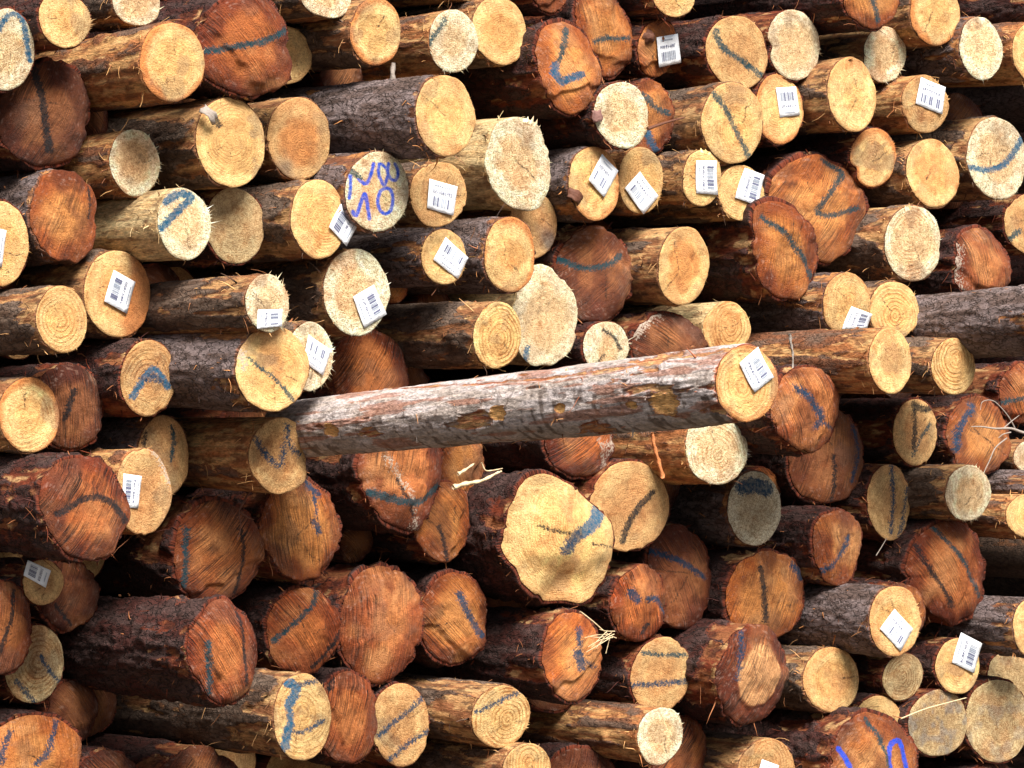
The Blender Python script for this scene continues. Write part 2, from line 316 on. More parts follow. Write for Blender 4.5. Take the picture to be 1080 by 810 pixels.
(433,500,42,63,15,'R','d','red orange butt hanging under the jutting log, with a teal arc and pale split',dict(poly=[(393,470),(393,520),(400,535),(415,550),(432,558),(448,563),(462,548),(470,525),(475,500),(474,470),(460,445),(430,437),(405,445)],tilt=0,tear=1,s=[('t',7,[(397,519),(412,524),(425,528),(444,530),(456,524),(470,514)]),('w',.6,[(411,482),(425,508),(437,530),(445,560)]),('k',2,[(420,505),(432,528),(441,545)])])),
(472,550,33,46,8,'O','d','orange brown butt with a dark crack, below and right of the teal arc butt',dict(s=[('k',3,[(464,555),(470,572),(474,590)])])),
(492,492,26,33,5,'O','d','small brown log end with pale splinters below the middle of the jutting log',{}),
(622,456,42,49,40,'R','d','glossy red butt under the jutting log with white resin streaks at its right',dict(s=[('w',2.2,[(633,465),(640,480),(648,496)]),('w',3,[(655,462),(649,478)]),('w',2,[(640,470),(655,468)])])),
(593,568,53,71,55,'Y','d','largest pale yellow butt with a bold blue bar, low centre of the pile',dict(poly=[(572.6,497),(584,502),(603,512),(621,519),(638,539),(647,568),(640,598),(628,633),(618,639),(598,637),(584,637),(561,620),(547,593),(540,573),(544,549),(554,514)],big=1,flaky=1,s=[('m',12,[(634,541),(622,552),(608,562)]),('n',13,[(606,562),(596,568),(590,578)]),('k',1.5,[(618,574),(632,577),(646,579)]),('k',2,[(567,553),(575,558),(590,562)])])),
(665,535,42,50,10,'T','d','tan brown butt with dark curved stroke behind the largest pale yellow butt',dict(s=[('k',6,[(688,520),(674,535),(664,552),(658,570)])])),
(757,471,32,41,60,'P','o','bright ringed log end with fuzzy right rim just below the jutting log face',dict(fr=1.3,ring=2)),
(797,537,28,40,25,'P','g','greyish pale log end with a navy blue cloud across its top, lower right',dict(fr=.4,s=[('n',15,[(784,514),(797,512),(808,516)])],gy=1)),
(726,608,37,57,25,'B','d','brown butt with short dark diagonal stroke, lower right of centre',dict(s=[('n',5,[(694,580),(710,587),(722,594),(745,610)])],lite=1)),
(861,431,42,49,55,'R','d','big orange butt with navy branching strokes, right of the jutting log face',dict(s=[('n',6,[(840,409),(852,418),(860,427),(868,441),(864,449)]),('n',3,[(866,445),(882,449),(901,456)])],lite=1,tilt=8)),
(880,480,36,52,5,'B','d','brown butt with two dark vertical strokes below the navy branching strokes one',dict(lite=1,s=[('k',2.5,[(879,480),(881,528)]),('n',3,[(903,450),(905,475),(900,508)])])),
(967,457,24,36,15,'T','d','small pale oval log end with a gaping dark split, right part',dict(s=[('k',4,[(965,425),(966,448),(964,472)]),('k',6,[(965,427),(975,432),(983,430)]),('t',2,[(981,448),(970,465),(963,480)])])),
(1037,460,34,41,10,'O','d','brown orange butt behind a bare grey twig at the right, blue upper left mark',dict(s=[('n',5,[(1031,428),(1020,442),(1012,455),(1010,474)])])),
(939,529,23,41,10,'T','d','narrow tan log end with long vertical blue line, right part',dict(s=[('n',3,[(942,492),(942,528),(939,562)]),('n',2,[(958,515),(953,545),(948,566)])])),
(1022,520,23.5,30,60,'P','t','fuzzy pale ringed log end under the bare grey twig, right part',dict(fr=1.3,ring=1.5)),
(1090,482,20,19,10,'P','t','small pale log end cut by the right edge, beside the bare grey twig',{}),
(1105,513,20,17,50,'T','g','thin grey barked pole running out at the right edge',{}),
(1086,545,22,24,50,'Y','o','orange sided thin log at right edge with yellow end cut by frame',{}),
(888,575,30,42,60,'O','d','orange brown butt with blue curved line, left of the big striped red butt',dict(s=[('n',4,[(897,567),(893,578),(884,588),(870,602)])])),
(1007,605,43,57,85,'R','d','big striped red butt with two dark slanting lines, lower right',dict(poly=[(966,581),(979,561),(997,550),(1020,550),(1041,566),(1049,587),(1050,616),(1053,634),(1041,652),(1026,657),(1020,666),(1007,656),(987,644),(968,613)],sawa=40,s=[('k',3.5,[(971,573),(983,600),(997,622),(1008,640)]),('t',3.5,[(989,555),(1006,578),(1022,600),(1044,632)])])),
(814,627,45,51,20,'O','d','large tan orange butt with dark dotted vertical stroke, lower right',dict(lite=1,s=[('k',5,[(801,598),(805,620),(810,654)]),('n',6,[(841,598),(850,612)])])),
(681,635,32,43,20,'R','d','bright orange butt with navy diagonal blotches, low right of centre',dict(lite=1,s=[('n',8,[(667,624),(673,632)]),('n',5,[(684,632),(695,633),(708,648)]),('k',4,[(688,660),(683,668)])],sawa=20)),
(607,692,34,49,60,'O','d','orange tan butt with a navy splash and a tuft of straw fibres on top',dict(s=[('n',5,[(614,665),(613,680)]),('n',10,[(611,690),(614,703)]),('n',3,[(620,700),(630,705)])],lite=1)),
(698,712,31,41,10,'T','d','tan brown butt with level teal stripe, under the navy blotched orange butt',dict(s=[('t',3,[(678,687),(700,691),(722,692)]),('n',4,[(666,721),(690,721),(726,720)])])),
(803,712,39,54,80,'R','d','big ringed butt with broad reddish rim around a tan core, lower right',dict(core=1,s=[('n',3,[(787,665),(782,690),(780,715)])])),
(697,776,24,31,60,'P','o','small pale log end with smooth cream orange stem near the bottom edge',dict(fr=.4)),
(724,796,28,38,0,'R','d','rusty butt peeping out behind the small pale log end at the bottom',{}),
(810,812,29,33,50,'T','t','ringed tan log end with label corner showing at the bottom edge',dict(ring=1.6,tag=[(803,800),(820,808),(812,835),(795,828)])),
(879,717,30,35,35,'Y','t','yellow log end with orange blotches, right of the reddish rimmed butt',dict(orim=.5,heart=.4)),
(945,655,26,37,85,'Y','g','yellow log end on a thick grey stem with a diamond set label',dict(orim=.5,fr=.3,tag=[(943,642),(961,664),(948,687),(928,662)])),
(957,646,25,34,0,'O','d','brown crescent of a log end behind the diamond labelled yellow one',{}),
(953,714,22,26,25,'G','d','small greyish log end with clear dark rings, lower right',dict(ring=2.2)),
(1012,702,23,30,40,'Y','d','yellow log end with a label rising above its upper rim, lower right',dict(fr=.3,tag=[(1003,698),(1013,667),(1034,680),(1025,711)])),
(927,762,25,28,15,'Y','d','pale crescent of a log end above the butt painted with bright blue strokes',{}),
(991,762,32,35,25,'G','d','grey tan mottled log end with a thin straw lying over it, lower right',dict(mott=1)),
(1053,761,33,43,15,'G','d','large speckled tan log end with fuzzy rim in the lower right corner',dict(fr=.5,mott=.6,lite=1)),
(927,806,42,56,95,'O','d','big orange butt painted with bright blue strokes, bottom edge at the right',dict(flaky=1,ring=1.2,s=[('t',3.5,[(923,758),(928,773),(933,791),(937,809)]),('b',4.5,[(892,787),(897,798),(901,812)]),('b',5,[(939,812),(938,796),(942,786),(949,783),(953,789),(957,812)])])),
(1090,662,20,31,65,'Y','g','purple grey barked log leaving at the right edge with a sliver of yellow end',{}),
(1068,716,28,30,10,'G','d','olive brown log end above the speckled corner log, right edge',{}),
(1052,838,34,34,25,'B','d','dark red butt top at the bottom edge below the speckled corner log',{}),
(10,661,36,53,15,'R','d','brown orange butt with a dark slanting line, cut by the left edge low down',dict(s=[('k',3.5,[(21,623),(14,640),(9,658),(-2,690)])])),
(38,700,32,43,0,'G','d','greyish ringed log end with two blue diagonal lines, lower left',dict(ring=2,s=[('n',3,[(42,692),(52,708),(64,721)]),('n',3,[(17,717),(28,729),(38,742)])])),
(46,614,21,24,10,'T','d','small tan log end with a label, under the huge red brown butt',dict(tag=[(53,602),(47,620),(25,606),(30,590)])),
(79,628,32,36,0,'B','d','brown butt with a dark diagonal line behind the small labelled tan end',dict(s=[('k',3,[(59,638),(78,660)])])),
(241,688,38,56,135,'R','d','butt of a long dark barked log with two thin vertical lines, lower left',dict(poly=[(204,675),(218,647),(233,632),(249,631),(259,644),(272,654),(280,678),(277,709),(275,722),(267,735),(249,743),(239,745),(228,737),(218,719),(205,699)],sawa=35,flaky=1,s=[('t',4,[(220,676),(223,700),(226,730)]),('k',3,[(258,647),(260,680),(262,724)])])),
(38,800,55,50,10,'O','d','tan orange butt with blue dotted lines in the bottom left corner',dict(lite=1,s=[('n',4,[(63,764),(55,780),(49,794),(38,806)]),('n',4,[(15,772),(8,786),(4,802)])])),
(118,828,38,38,5,'B','d','dark red butt top at the bottom edge beside the bottom left corner butt',{}),
(215,829,43,41,20,'B','d','dark red domed butt at the bottom edge below the long dark log',{}),
(328,664,37,48,25,'R','d','orange butt with two dark slanting parallel lines, lower left of centre',dict(sawa=35,lite=1,s=[('t',4,[(339,622),(330,638),(316,653),(296,675)]),('k',4,[(366,667),(350,686),(332,704)])])),
(411,660,46,62,20,'R','d','big plain orange butt with vertical saw streaks and glossy dark lower rim',dict(sawa=0,lite=1)),
(320,756,32,47,90,'Y','t','tan log end with thick branching blue strokes and a knotty stem, low left',dict(s=[('m',9,[(304,719),(313,726),(305,742)]),('m',6,[(304,742),(306,764)]),('m',9,[(303,768),(299,786)]),('n',3,[(309,772),(322,771),(341,762)]),('n',3,[(314,722),(326,721),(337,719)])],ring=1.3)),
(373,756,32,53,0,'R','d','pinkish red butt right of the branching blue strokes log end',dict(lite=1,s=[('k',4,[(362,708),(354,726)])])),
(424,764,30,44,5,'T','d','tan log end with two parallel blue diagonal lines near the bottom',dict(s=[('n',4,[(447,735),(432,750),(418,760),(400,775)]),('n',4,[(452,773),(430,785),(404,806)])])),
(529,756,31,34,55,'Y','t','ringed yellow grey log end with one blue line near its top, bottom centre',dict(ring=2,s=[('n',3,[(502,749),(515,744),(524,740),(548,731)])])),
(556,813,27,29,75,'Y','t','pale log end cut by bottom edge in front of the blue lined ringed one',dict(ring=1.4)),
(484,656,34,51,20,'O','d','brown orange butt with a navy diagonal streak, low centre',dict(s=[('n',6,[(482,626),(491,645),(509,671)])],tilt=6)),
(622,842,42,52,40,'B','d','dark red brown butt top at the bottom edge, right of centre',{}),
(1112,6,28,38,70,'T','d','dark barked log leaving the frame at the upper right corner',{}),
]
LOGS += [
(628,193,28,39,50,'Y','g','yellow orange labelled log end with a dark bark scrap at its lower left',dict(orim=.8,tag=[(634,162),(652,179),(636,208),(619,190)])),
(677,190,23,36,20,'Y','o','labelled yellow log end with shaggy right rim, second of four labelled in a row',dict(fr=1.4,tag=[(674,181),(693,206),(678,226),(659,199)])),
(741,188,21,30,45,'Y','t','narrow yellow log end with upright label, third of four labelled in a row',dict(tag=[(734,204),(732,170),(754,169),(757,205)],spk=[(738,156),(743,157),(748,159)])),
(783,203,23,30,15,'Y','t','yellow labelled log end, rightmost of four labelled in a row, by thick red bark',dict(tag=[(774,209),(784,177),(803,184),(797,217)])),
]
# ------------------------------------------------------------------ where each log lies
rnd = random.Random(5)
N0 = len(LOGS)
# stock lying round the picture so that the pile goes on past the frame
def edge_logs():
    out = []
    for k in range(9): out.append((-90 + (k % 2) * 22, 5 + k * 100))
    for k in range(9): out.append((1185 + (k % 2) * 26, -20 + k * 100))
    for k in range(9): out.append((1292 + (k % 2) * 20, 30 + k * 96))
    for k in range(15): out.append((-30 + k * 84, -82 - (k % 2) * 18))
    for k in range(16): out.append((-60 + k * 84, 905 + (k % 2) * 14))
    return out
EDGE = []
for (x, y) in edge_logs():
    r = rnd.uniform(36, 50)
    EDGE.append((x, y, r * .77, r, rnd.choice((10, 25, 40)), rnd.choice('YTORBP'), rnd.choice('dgt'),
        'log end lying in the pile beyond the border of the photograph', {}))
ALL = list(LOGS) + EDGE
n = len(ALL)
P = np.array([a[4] * .0039 - .10 for a in ALL])
P = np.minimum(P, .60); P0 = P.copy()
for i, a in enumerate(ALL):
    if a[8].get('hero'): P0[i] = P[i] = 1.75
    elif a[4] == 190: P0[i] = P[i] = .55
RX = np.array([a[2] for a in ALL], float); RY = np.array([a[3] for a in ALL], float)
RAYS = np.array([ray(a[0], a[1]) for a in ALL])
def solve(P):
    t = ((C0 @ D) - P) / ((RAYS - 0) @ D + 0) if False else ((C0 - CAM) @ D - P) / (RAYS @ D)
    ctr = CAM + RAYS * t[:, None]
    q = ctr - ((ctr - C0) @ D)[:, None] * D
    s = t / F
    cs = RAYS @ D / np.linalg.norm(RAYS, axis=1)
    return ctr, (q - C0) @ X1, (q - C0) @ Z1, RX * s / cs, RY * s, t, cs
for it in range(400):
    ctr, qx, qz, A_, B_, T_, CS = solve(P)
    dx = qx[:, None] - qx[None]; dz = qz[:, None] - qz[None]
    sa = A_[:, None] + A_[None]; sb = B_[:, None] + B_[None]
    dn = np.sqrt((dx / sa) ** 2 + (dz / sb) ** 2) + np.eye(n) * 9
    pen = np.clip(.97 - dn, 0, 1)
    sg = np.sign(ctr[:, 0][:, None] - ctr[:, 0][None] + 1e-9)        # left one comes forward
    mv = (-sg * pen * sa).sum(1)
    P = P + .10 * mv / math.tan(TH) + .004 * (P0 - P)
    for i, a in enumerate(ALL):
        if a[8].get('hero'): P[i] = 1.75
        elif 'P' in a[8]: P[i] = a[8]['P']
    P = np.clip(P, -.75, 1.8)
ctr, qx, qz, A_, B_, T_, CS = solve(P)
print('overlap', pen.max(), 'P', P.min(), P.max())

PAL = {  # heart, sap
 'P': (srgb(244, 216, 168), srgb(250, 234, 198)), 'Y': (srgb(236, 192, 124), srgb(240, 204, 140)), 'T': (srgb(208, 164, 110), srgb(216, 178, 122)),
 'G': (srgb(196, 168, 122), srgb(206, 182, 136)), 'O': (srgb(200, 132, 68), srgb(186, 112, 52)), 'R': (srgb(180, 98, 44), srgb(146, 70, 30)),
 'B': (srgb(136, 80, 48), srgb(104, 54, 32))}
PRM = {'P': (.7, .10, .75), 'Y': (1., .10, .48), 'T': (.8, .2, .55), 'G': (.8, .15, .7), 'O': (.6, .8, .5), 'R': (.6, 1.25, .45), 'B': (.45, 1.1, .4)}
RIMC = srgb(205, 112, 42)
BK = {  # bark plate, second plate, inner bark, bare wood, peel bias, thickness, plates
 'd': (srgb(82, 60, 56), srgb(76, 40, 34), srgb(124, 58, 36), srgb(158, 100, 64), -.20, .06, 1.),
 'g': (srgb(138, 122, 120), srgb(108, 90, 84), srgb(138, 90, 66), srgb(192, 132, 82), -.34, .045, .8),
 't': (srgb(122, 102, 88), srgb(96, 74, 60), srgb(160, 106, 70), srgb(206, 158, 106), .06, .05, .6),
 'o': (srgb(124, 98, 82), srgb(140, 90, 62), srgb(186, 120, 74), srgb(218, 166, 108), .28, .045, .5),
 'c': (srgb(196, 168, 126), srgb(160, 120, 84), srgb(212, 178, 128), srgb(232, 204, 152), .65, .02, .2),
 'w': (srgb(224, 210, 206), srgb(200, 184, 174), srgb(176, 104, 74), srgb(222, 160, 110), -.42, .04, .10)}
PC = {'b': np.array((.001, .07, .62)), 'm': np.array((.000, .088, .18)), 't': np.array((.001, .046, .062)), 'c': np.array((.04, .018, .008)), 'n': np.array((.000, .038, .088)), 'k': np.array((.006, .008, .011)), 'w': np.array((.52, .42, .33))}
PSOFT = {'c': .2, 'b': .16, 'm': .5, 't': .62, 'n': .8, 'k': .5, 'w': 1.6}

def chips(ph, seed):
    rr = random.Random(int(seed * 977)); m = 1.0
    for q in range(rr.randint(1, 5)):
        a0, wd, dp = rr.uniform(-3.14, 3.14), rr.uniform(.03, .16), rr.uniform(.012, .055)
        d = (np.asarray(ph) - a0 + math.pi) % (2 * math.pi) - math.pi; m = m - dp * np.exp(-(d / wd) ** 4)
    return m
def cat2(pts, n_=4):
    pts = [np.array(p_, float) for p_ in pts]; out = []
    if len(pts) < 3: return pts
    for k in range(len(pts) - 1):
        a_, b, c, d = pts[max(k - 1, 0)], pts[k], pts[k + 1], pts[min(k + 2, len(pts) - 1)]
        for q in range(n_):
            t = q / n_; out.append(.5 * ((2 * b) + (c - a_) * t + (2 * a_ - 5 * b + 4 * c - d) * t * t + (3 * b - a_ - 3 * c + d) * t ** 3))
    return out + [pts[-1]]
def outline(a, seed):
    x, y, rx, ry, bv, ft, bt, lab, ex = a
    amp = {'P': .045, 'Y': .04, 'T': .05, 'G': .05, 'O': .09, 'R': .10, 'B': .09}[ft] * (.6 if ex.get('hero') else 1)
    if ex.get('big'): amp = .10
    if ex.get('core'): amp = .03
    ti = rad(ex.get('tilt', 0))
    def R(ph):            # polar radius in the cut plane, screen-like units (px), ph from screen right, up
        c, s = np.cos(ph), np.sin(ph)
        u = c * math.cos(ti) + s * math.sin(ti); v = -c * math.sin(ti) + s * math.cos(ti)
        r = 1 / np.sqrt((u / rx) ** 2 + (v / ry) ** 2)
        if ex.get('poly'):
            pp = np.array(ex['poly'], float) - (x, y); an = np.arctan2(-pp[:, 1], pp[:, 0]); o_ = np.argsort(an); an = an[o_]; rr_ = np.hypot(pp[:, 0], pp[:, 1])[o_]
            an = np.concatenate([an - 2 * math.pi, an, an + 2 * math.pi]); rr_ = np.tile(rr_, 3); ph_ = (np.asarray(ph) + math.pi) % (2 * math.pi) - math.pi
            r = sum(np.interp(ph_ + e, an, rr_) for e in (-.06, -.03, 0, .03, .06)) / 5
            return chips(ph, seed) * r * (1 + .022 * fbm(st3(np.cos(ph) * 7 + seed, np.sin(ph) * 7, seed * .3), 3))
        r = r * (chips(ph, seed) if ft in 'ORBT' else 1 + .35 * (chips(ph, seed) - 1))
        nz = fbm(st3(np.cos(ph) * .95 + seed, np.sin(ph) * .95, seed * .7), 2)
        n2 = fbm(st3(np.cos(ph) * 7 + seed, np.sin(ph) * 7, seed * .3), 2)
        r = r * (1 + amp * nz + (.026 if ft in 'ORB' else .009) * n2)
        if ex.get('notch') is not None:
            d = (ph - rad(ex['notch']) + math.pi) % (2 * math.pi) - math.pi
            r = r * (1 - .20 * np.exp(-(d / .26) ** 2))
        if ex.get('tear'): r = r * (1 - .06 * np.exp(-(((ph + 1.3 + math.pi) % (2 * math.pi) - math.pi) / .25) ** 2))
        return r
    return R

def make_log(i, a, group, fine=True):
    x, y, rx, ry, bv, ft, bt, lab, ex = a
    rg = np.random.RandomState(1000 + i); seed = rg.uniform(0, 60)
    hero = ex.get('hero'); s_ = T_[i] / F
    yaw = TH + rad(rg.uniform(-2.0, 2.0)) * (0 if hero else 1); pitch = rad(rg.uniform(-1.3, 1.3) + ex.get('dy', 0))
    A = np.array([-math.sin(yaw) * math.cos(pitch), math.cos(yaw) * math.cos(pitch), math.sin(pitch)])
    U = np.array([math.cos(yaw), math.sin(yaw), 0.]); V = np.cross(U, A); V = V if V[2] > 0 else -V
    r0 = RAYS[i] / np.linalg.norm(RAYS[i]); cs = abs(r0 @ A)
    ku = s_ / cs; kv = s_                                     # px -> metres in the cut plane
    ctrp = ctr[i]
    rm = math.sqrt(rx * ku * ry * kv)
    Rf = outline(a, seed)
    butt = ft in 'ORB'
    tx, ty = rg.uniform(-.10, .10, 2) * (1.3 if butt else .7)
    dome = (.20 if ft in 'RB' else .10 if ft == 'O' else .02) * rm
    dpow = 2.6
    def height(u, v, f):
        h = tx * u + ty * v - dome * f ** dpow
        h = h + fbm(st3(u * 16 + seed, v * 16, seed), 3) * (.004 if not butt else .008)
        if ex.get('lump'): h = h + .02 * fbm(st3(u * 9 + seed, v * 9, 3), 2)
        if ex.get('big'):
            h = h + .035 * fbm(st3(u * 7 + 3, v * 7, 9), 2) - .03 * sstep(.35, .9, -(u / (rx * ku)) * .8 - .1 + .3 * np.abs(v / (ry * kv) - .1))
        if butt:     # felling step
            ang = seed * 1.7; d = (u * math.cos(ang) + v * math.sin(ang)) / rm + .15 * fbm(st3(u * 20, v * 20, seed), 2)
            h = h - .010 * sstep(.38, .46, d)
        if ex.get('core'): h = h - .004 * sstep(.62, .70, f)
        return h
    to3 = lambda u, v, h: np.outer(u, U) + np.outer(v, V) - np.outer(h, A)
    # ---- cut face
    big = max(rx, ry)
    ns = 120 if fine else 48; nr = (34 if big > 44 else 28) if fine else 8
    fr = np.concatenate([[0], np.linspace(0, 1, nr + 1)[1:] ** .88])
    ph = np.arange(ns) * 2 * math.pi / ns
    bthk = BK[bt][5] * (1.25 if butt else 1.0)
    inset = 1 - bthk * .35
    Rr = Rf(ph) * inset
    ff_, pp_ = np.meshgrid(fr[1:], ph, indexing='ij'); RR = np.broadcast_to(Rr, ff_.shape)
    u = (ff_ * RR * np.cos(pp_)).ravel() * ku; v = (ff_ * RR * np.sin(pp_)).ravel() * kv
    f = ff_.ravel()
    u = np.concatenate([[0], u]); v = np.concatenate([[0], v]); f = np.concatenate([[0], f]); phv = np.concatenate([[0], pp_.ravel()])
    h = height(u, v, f)
    rim = f > .999
    h = h - .0025 * rim
    V3 = to3(u, v, h)
    idx = 1 + np.arange(nr * ns).reshape(nr, ns); nx = np.roll(idx, -1, 1)
    quads = np.stack([idx[:-1], idx[1:], nx[1:], nx[:-1]], -1).reshape(-1, 4)
    tris = [(0, int(idx[0, j]), int(nx[0, j])) for j in range(ns)]
    faces = [tuple(q) for q in quads.tolist()] + tris
    # colour of the wood itself
    ha, sa_ = PAL[ft]; ha = ha * rg.uniform(.88, 1.10); sa_ = sa_ * rg.uniform(.88, 1.10)
    if ft in 'ORB': w_t = rg.uniform(0, .38); ha = ha + (srgb(204, 150, 96) * (.55 if ft == 'B' else 1) - ha) * w_t; sa_ = sa_ + (srgb(176, 118, 74) * (.5 if ft == 'B' else 1) - sa_) * w_t * .7
    hr = rg.uniform(.45, .75); nz = fbm(st3(u * 18 + seed, v * 18, seed), 3)
    heartc = srgb(205, 136, 74)
    col = ha + (sa_ - ha) * sstep(hr - .15, hr + .15, f + .2 * nz)[:, None]
    hk = ex.get('heart', rg.uniform(0, .25) if ft in 'YTP' else 0)
    k = hk * sstep(.72, .42, f + .18 * nz + .1 * (u / rm))
    col = col + (heartc - col) * (.8 * k)[:, None]
    ok = max(ex.get('orim', .25 if ft in 'YT' else 0), 0)
    k = ok * sstep(.80, 1.0, f + .10 * nz + .08 * np.sin(phv * 1 + seed))
    col = col + (RIMC - col) * (.75 * k)[:, None]
    if ex.get('half'):
        k = sstep(-.1, .35, u / rm + .3 * nz - .25 * v / rm + .0); col = col + (srgb(196, 118, 62) - col) * (.85 * k)[:, None]
    if butt:
        k = sstep(-.15, .5, fbm(st3(u * 9 + seed, v * 9, 5 + seed), 4)); tan_c = srgb(206, 152, 98) * rg.uniform(.8, 1.1) if ft != 'B' else srgb(172, 116, 70)
        col = col + (tan_c - col) * ((.65 if ft == 'O' else .5) * k)[:, None]
        k = sstep(.15, .6, fbm(st3(u * 12 + seed, v * 8, 25 + seed), 4)); col = col + (srgb(96, 44, 26) - col) * (.6 * k)[:, None]
        k = sstep(.30, .55, fbm(st3(u * 10 + seed, v * 10, 45 + seed), 4)); col = col + (srgb(120, 96, 80) - col) * (.3 * k)[:, None]
        k = sstep(.55, 1.0, f + .35 * fbm(st3(u * 13 + seed, v * 13, 15 + seed), 2)); col = col * (1 - np.outer(k, (.45, .62, .68) if not ex.get('lite') else (.2, .35, .45)))
        if ex.get('lite'): col = np.minimum(col * 1.22, .8)
    if butt:      # wet highlights painted in as pale flecks towards the rim, darker sap patches
        hf = fbm(st3(u * 300 + seed, v * 170, seed), 2); k = .30 * sstep(.5, .75, hf) * sstep(.55, .95, f + .25 * nz)
        col = col + (srgb(226, 200, 186) - col) * (.7 * k)[:, None]
    else:
        hf = fbm(st3(u * 60 + seed, v * 60, seed + 3), 3); col = col * (1 + .22 * hf)[:, None]
        k = sstep(.05, .55, fbm(st3(u * 13 + seed, v * 13, 65 + seed), 4)); col = col + (srgb(206, 146, 92) - col) * (rg.uniform(.15, .55) * k)[:, None]
        k = sstep(.30, .55, fbm(st3(u * 14 + seed, v * 14, 85 + seed), 4)); col = col + (srgb(122, 108, 92) - col) * (rg.uniform(.1, .5) * k)[:, None]
    if ex.get('core'):
        k = sstep(.64, .56, f + .05 * nz); col = col + (srgb(214, 160, 108) - col) * k[:, None]
    if ex.get('gray'):
        gx, gy = ex['gray']; gu, gv = (gx - x) * ku, (y - gy) * kv
        k = np.exp(-(((u - gu) ** 2 + (v - gv) ** 2) / (.035 ** 2))) * (1 + .8 * nz); col = col + (srgb(92, 88, 90) - col) * (np.clip(k, 0, 1) * .8)[:, None]
    if ex.get('gy'): col = col * .62 + .30 * np.array((.34, .40, .36))
    if ex.get('mott'):
        k = ex['mott'] * sstep(.0, .5, fbm(st3(u * 25 + 4, v * 25, seed), 3)); col = col + (srgb(140, 134, 128) - col) * (.7 * k)[:, None]
    col = col * (1 - .10 * sstep(.2, .8, fbm(st3(u * 8 + 9, v * 8, seed), 2)))[:, None]
    # rings and saw lines
    pu, pv = rg.uniform(-.24, .24, 2) * rm
    rd = np.sqrt(((u - pu) * rg.uniform(.92, 1.08)) ** 2 + (v - pv) ** 2) + .0035 * fbm(st3(u * 14 + seed, v * 14, 1), 2)
    sa = rad(ex.get('sawa', rg.uniform(-55, 55))); sx = u * math.cos(sa) + v * math.sin(sa) + .15 * (u * math.sin(sa)) ** 2 / rm + rg.uniform(0, 9)
    pr = np.array(PRM[ft]); pr = pr * np.array([ex.get('ring', rg.uniform(.35, .95)), rg.uniform(.6, 1.1), rg.uniform(.8, 1.15)]) + np.array([0, 0, 0])
    if 'ring' not in ex: rd = rd * rg.uniform(1.1, 1.7)
    # paint: distance to the strokes, in px
    pd = np.full(len(u), 60.); pcol = np.tile(PC['n'], (len(u), 1)); soft = np.full(len(u), .3)
    spx = x + u / ku; spy = y - v / kv
    cr = []
    for q in range(rg.randint(0, 4) if fine else 0):           # drying cracks run out from the pith
        an = rg.uniform(0, 6.28); r0_, r1_ = rg.uniform(0, .3), rg.uniform(.45, 1.0)
        pt_ = []
        for t_ in np.linspace(r0_, r1_, 5):
            wob = rg.normal(0, .06); pt_.append((x + pu / ku + math.cos(an + wob) * rx * t_, y - pv / kv - math.sin(an + wob) * ry * t_))
        cr.append(('c', rg.uniform(.3, 1.1), pt_))
    for (cc, w, pts) in cr + list(ex.get('s', [])):
        best = np.full(len(u), 1e9); pts = cat2(pts)
        for (x0, y0), (x1, y1) in zip(pts[:-1], pts[1:]):
            ex_, ey_ = x1 - x0, y1 - y0; L2 = ex_ ** 2 + ey_ ** 2
            tt = np.clip(((spx - x0) * ex_ + (spy - y0) * ey_) / L2, 0, 1)
            best = np.minimum(best, np.hypot(spx - x0 - tt * ex_, spy - y0 - tt * ey_))
        d = best - (w / 2 + (0 if cc == 'c' else .3 if cc in 'b' else .6))
        m = d < pd; pd = np.where(m, d, pd); pcol[m] = PC[cc]; soft[m] = PSOFT[cc] * (.55 if ex.get('s') and w < 3.6 and cc == 'b' else 1)
    if ex.get('speck'): soft = soft * 1.5
    fcv = st3(u + seed, v, h)
    # ---- torn fibres round the rim (part of the cut)
    nF = int(ex.get('fr', .25 if ft in 'PY' else .06) * (58 if fine else 0))
    ev, ef = [], []; base = len(V3)
    src = []
    cl = [(rg.normal(-.3, .8) if rg.rand() < .8 else rg.uniform(-3, 3), rg.uniform(.08, .35), rg.uniform(.5, 1.6)) for _ in range(5)]
    for q in range(nF):
        c_ = cl[rg.randint(5)]; p_ = rg.normal(c_[0], c_[1]); lm = c_[2]
        j = int((p_ % (2 * math.pi)) / (2 * math.pi) * ns) % ns
        c = V3[idx[-1, j]] * rg.uniform(.93, 1.0)
        o_ = np.cos(p_) * U + np.sin(p_) * V
        L = (rg.gamma(1.1, .0042) + .0010) * lm
        dirv = o_ * 1.0 - A * rg.uniform(-.3, .6) + rg.normal(0, .35, 3); dirv /= np.linalg.norm(dirv)
        w_ = rg.uniform(.0006, .0018); side = np.cross(dirv, A); side /= np.linalg.norm(side) + 1e-9
        b = base + len(ev); 
        ev += [c - side * w_, c + side * w_, c - A * w_ * 1.5, c + dirv * L]; ef += [(b, b + 1, b + 3), (b + 1, b + 2, b + 3), (b + 2, b, b + 3)]
        src += [int(idx[-1, j])] * 4
    for (sx_, sy_) in ex.get('spk', []):                      # tall splinters
        gu, gv = (sx_ - x) * ku, (y - sy_) * kv; p_ = math.atan2(gv / kv, gu / ku); j = int((p_ % (2 * math.pi)) / (2 * math.pi) * ns) % ns
        c = V3[idx[-4, j]]; tip = gu * U + gv * V - A * .004; side = U * rg.uniform(.006, .010)
        b = base + len(ev); ev += [c - side, c + side, c + A * .008, tip]; ef += [(b, b + 1, b + 3), (b + 1, b + 2, b + 3), (b + 2, b, b + 3)]; src += [int(idx[-4, j])] * 4
    if ev:
        V3 = np.concatenate([V3, np.array(ev)]); src = np.array(src)
        def ext(z): return np.concatenate([z, z[src]])
        fcv, col, rd, sx, pd, pcol, soft = map(ext, (fcv, col, rd, sx, pd, pcol, soft))
        faces += ef
        col[base:] = np.minimum(col[base:] * 1.12, .85)
    nV = len(V3)
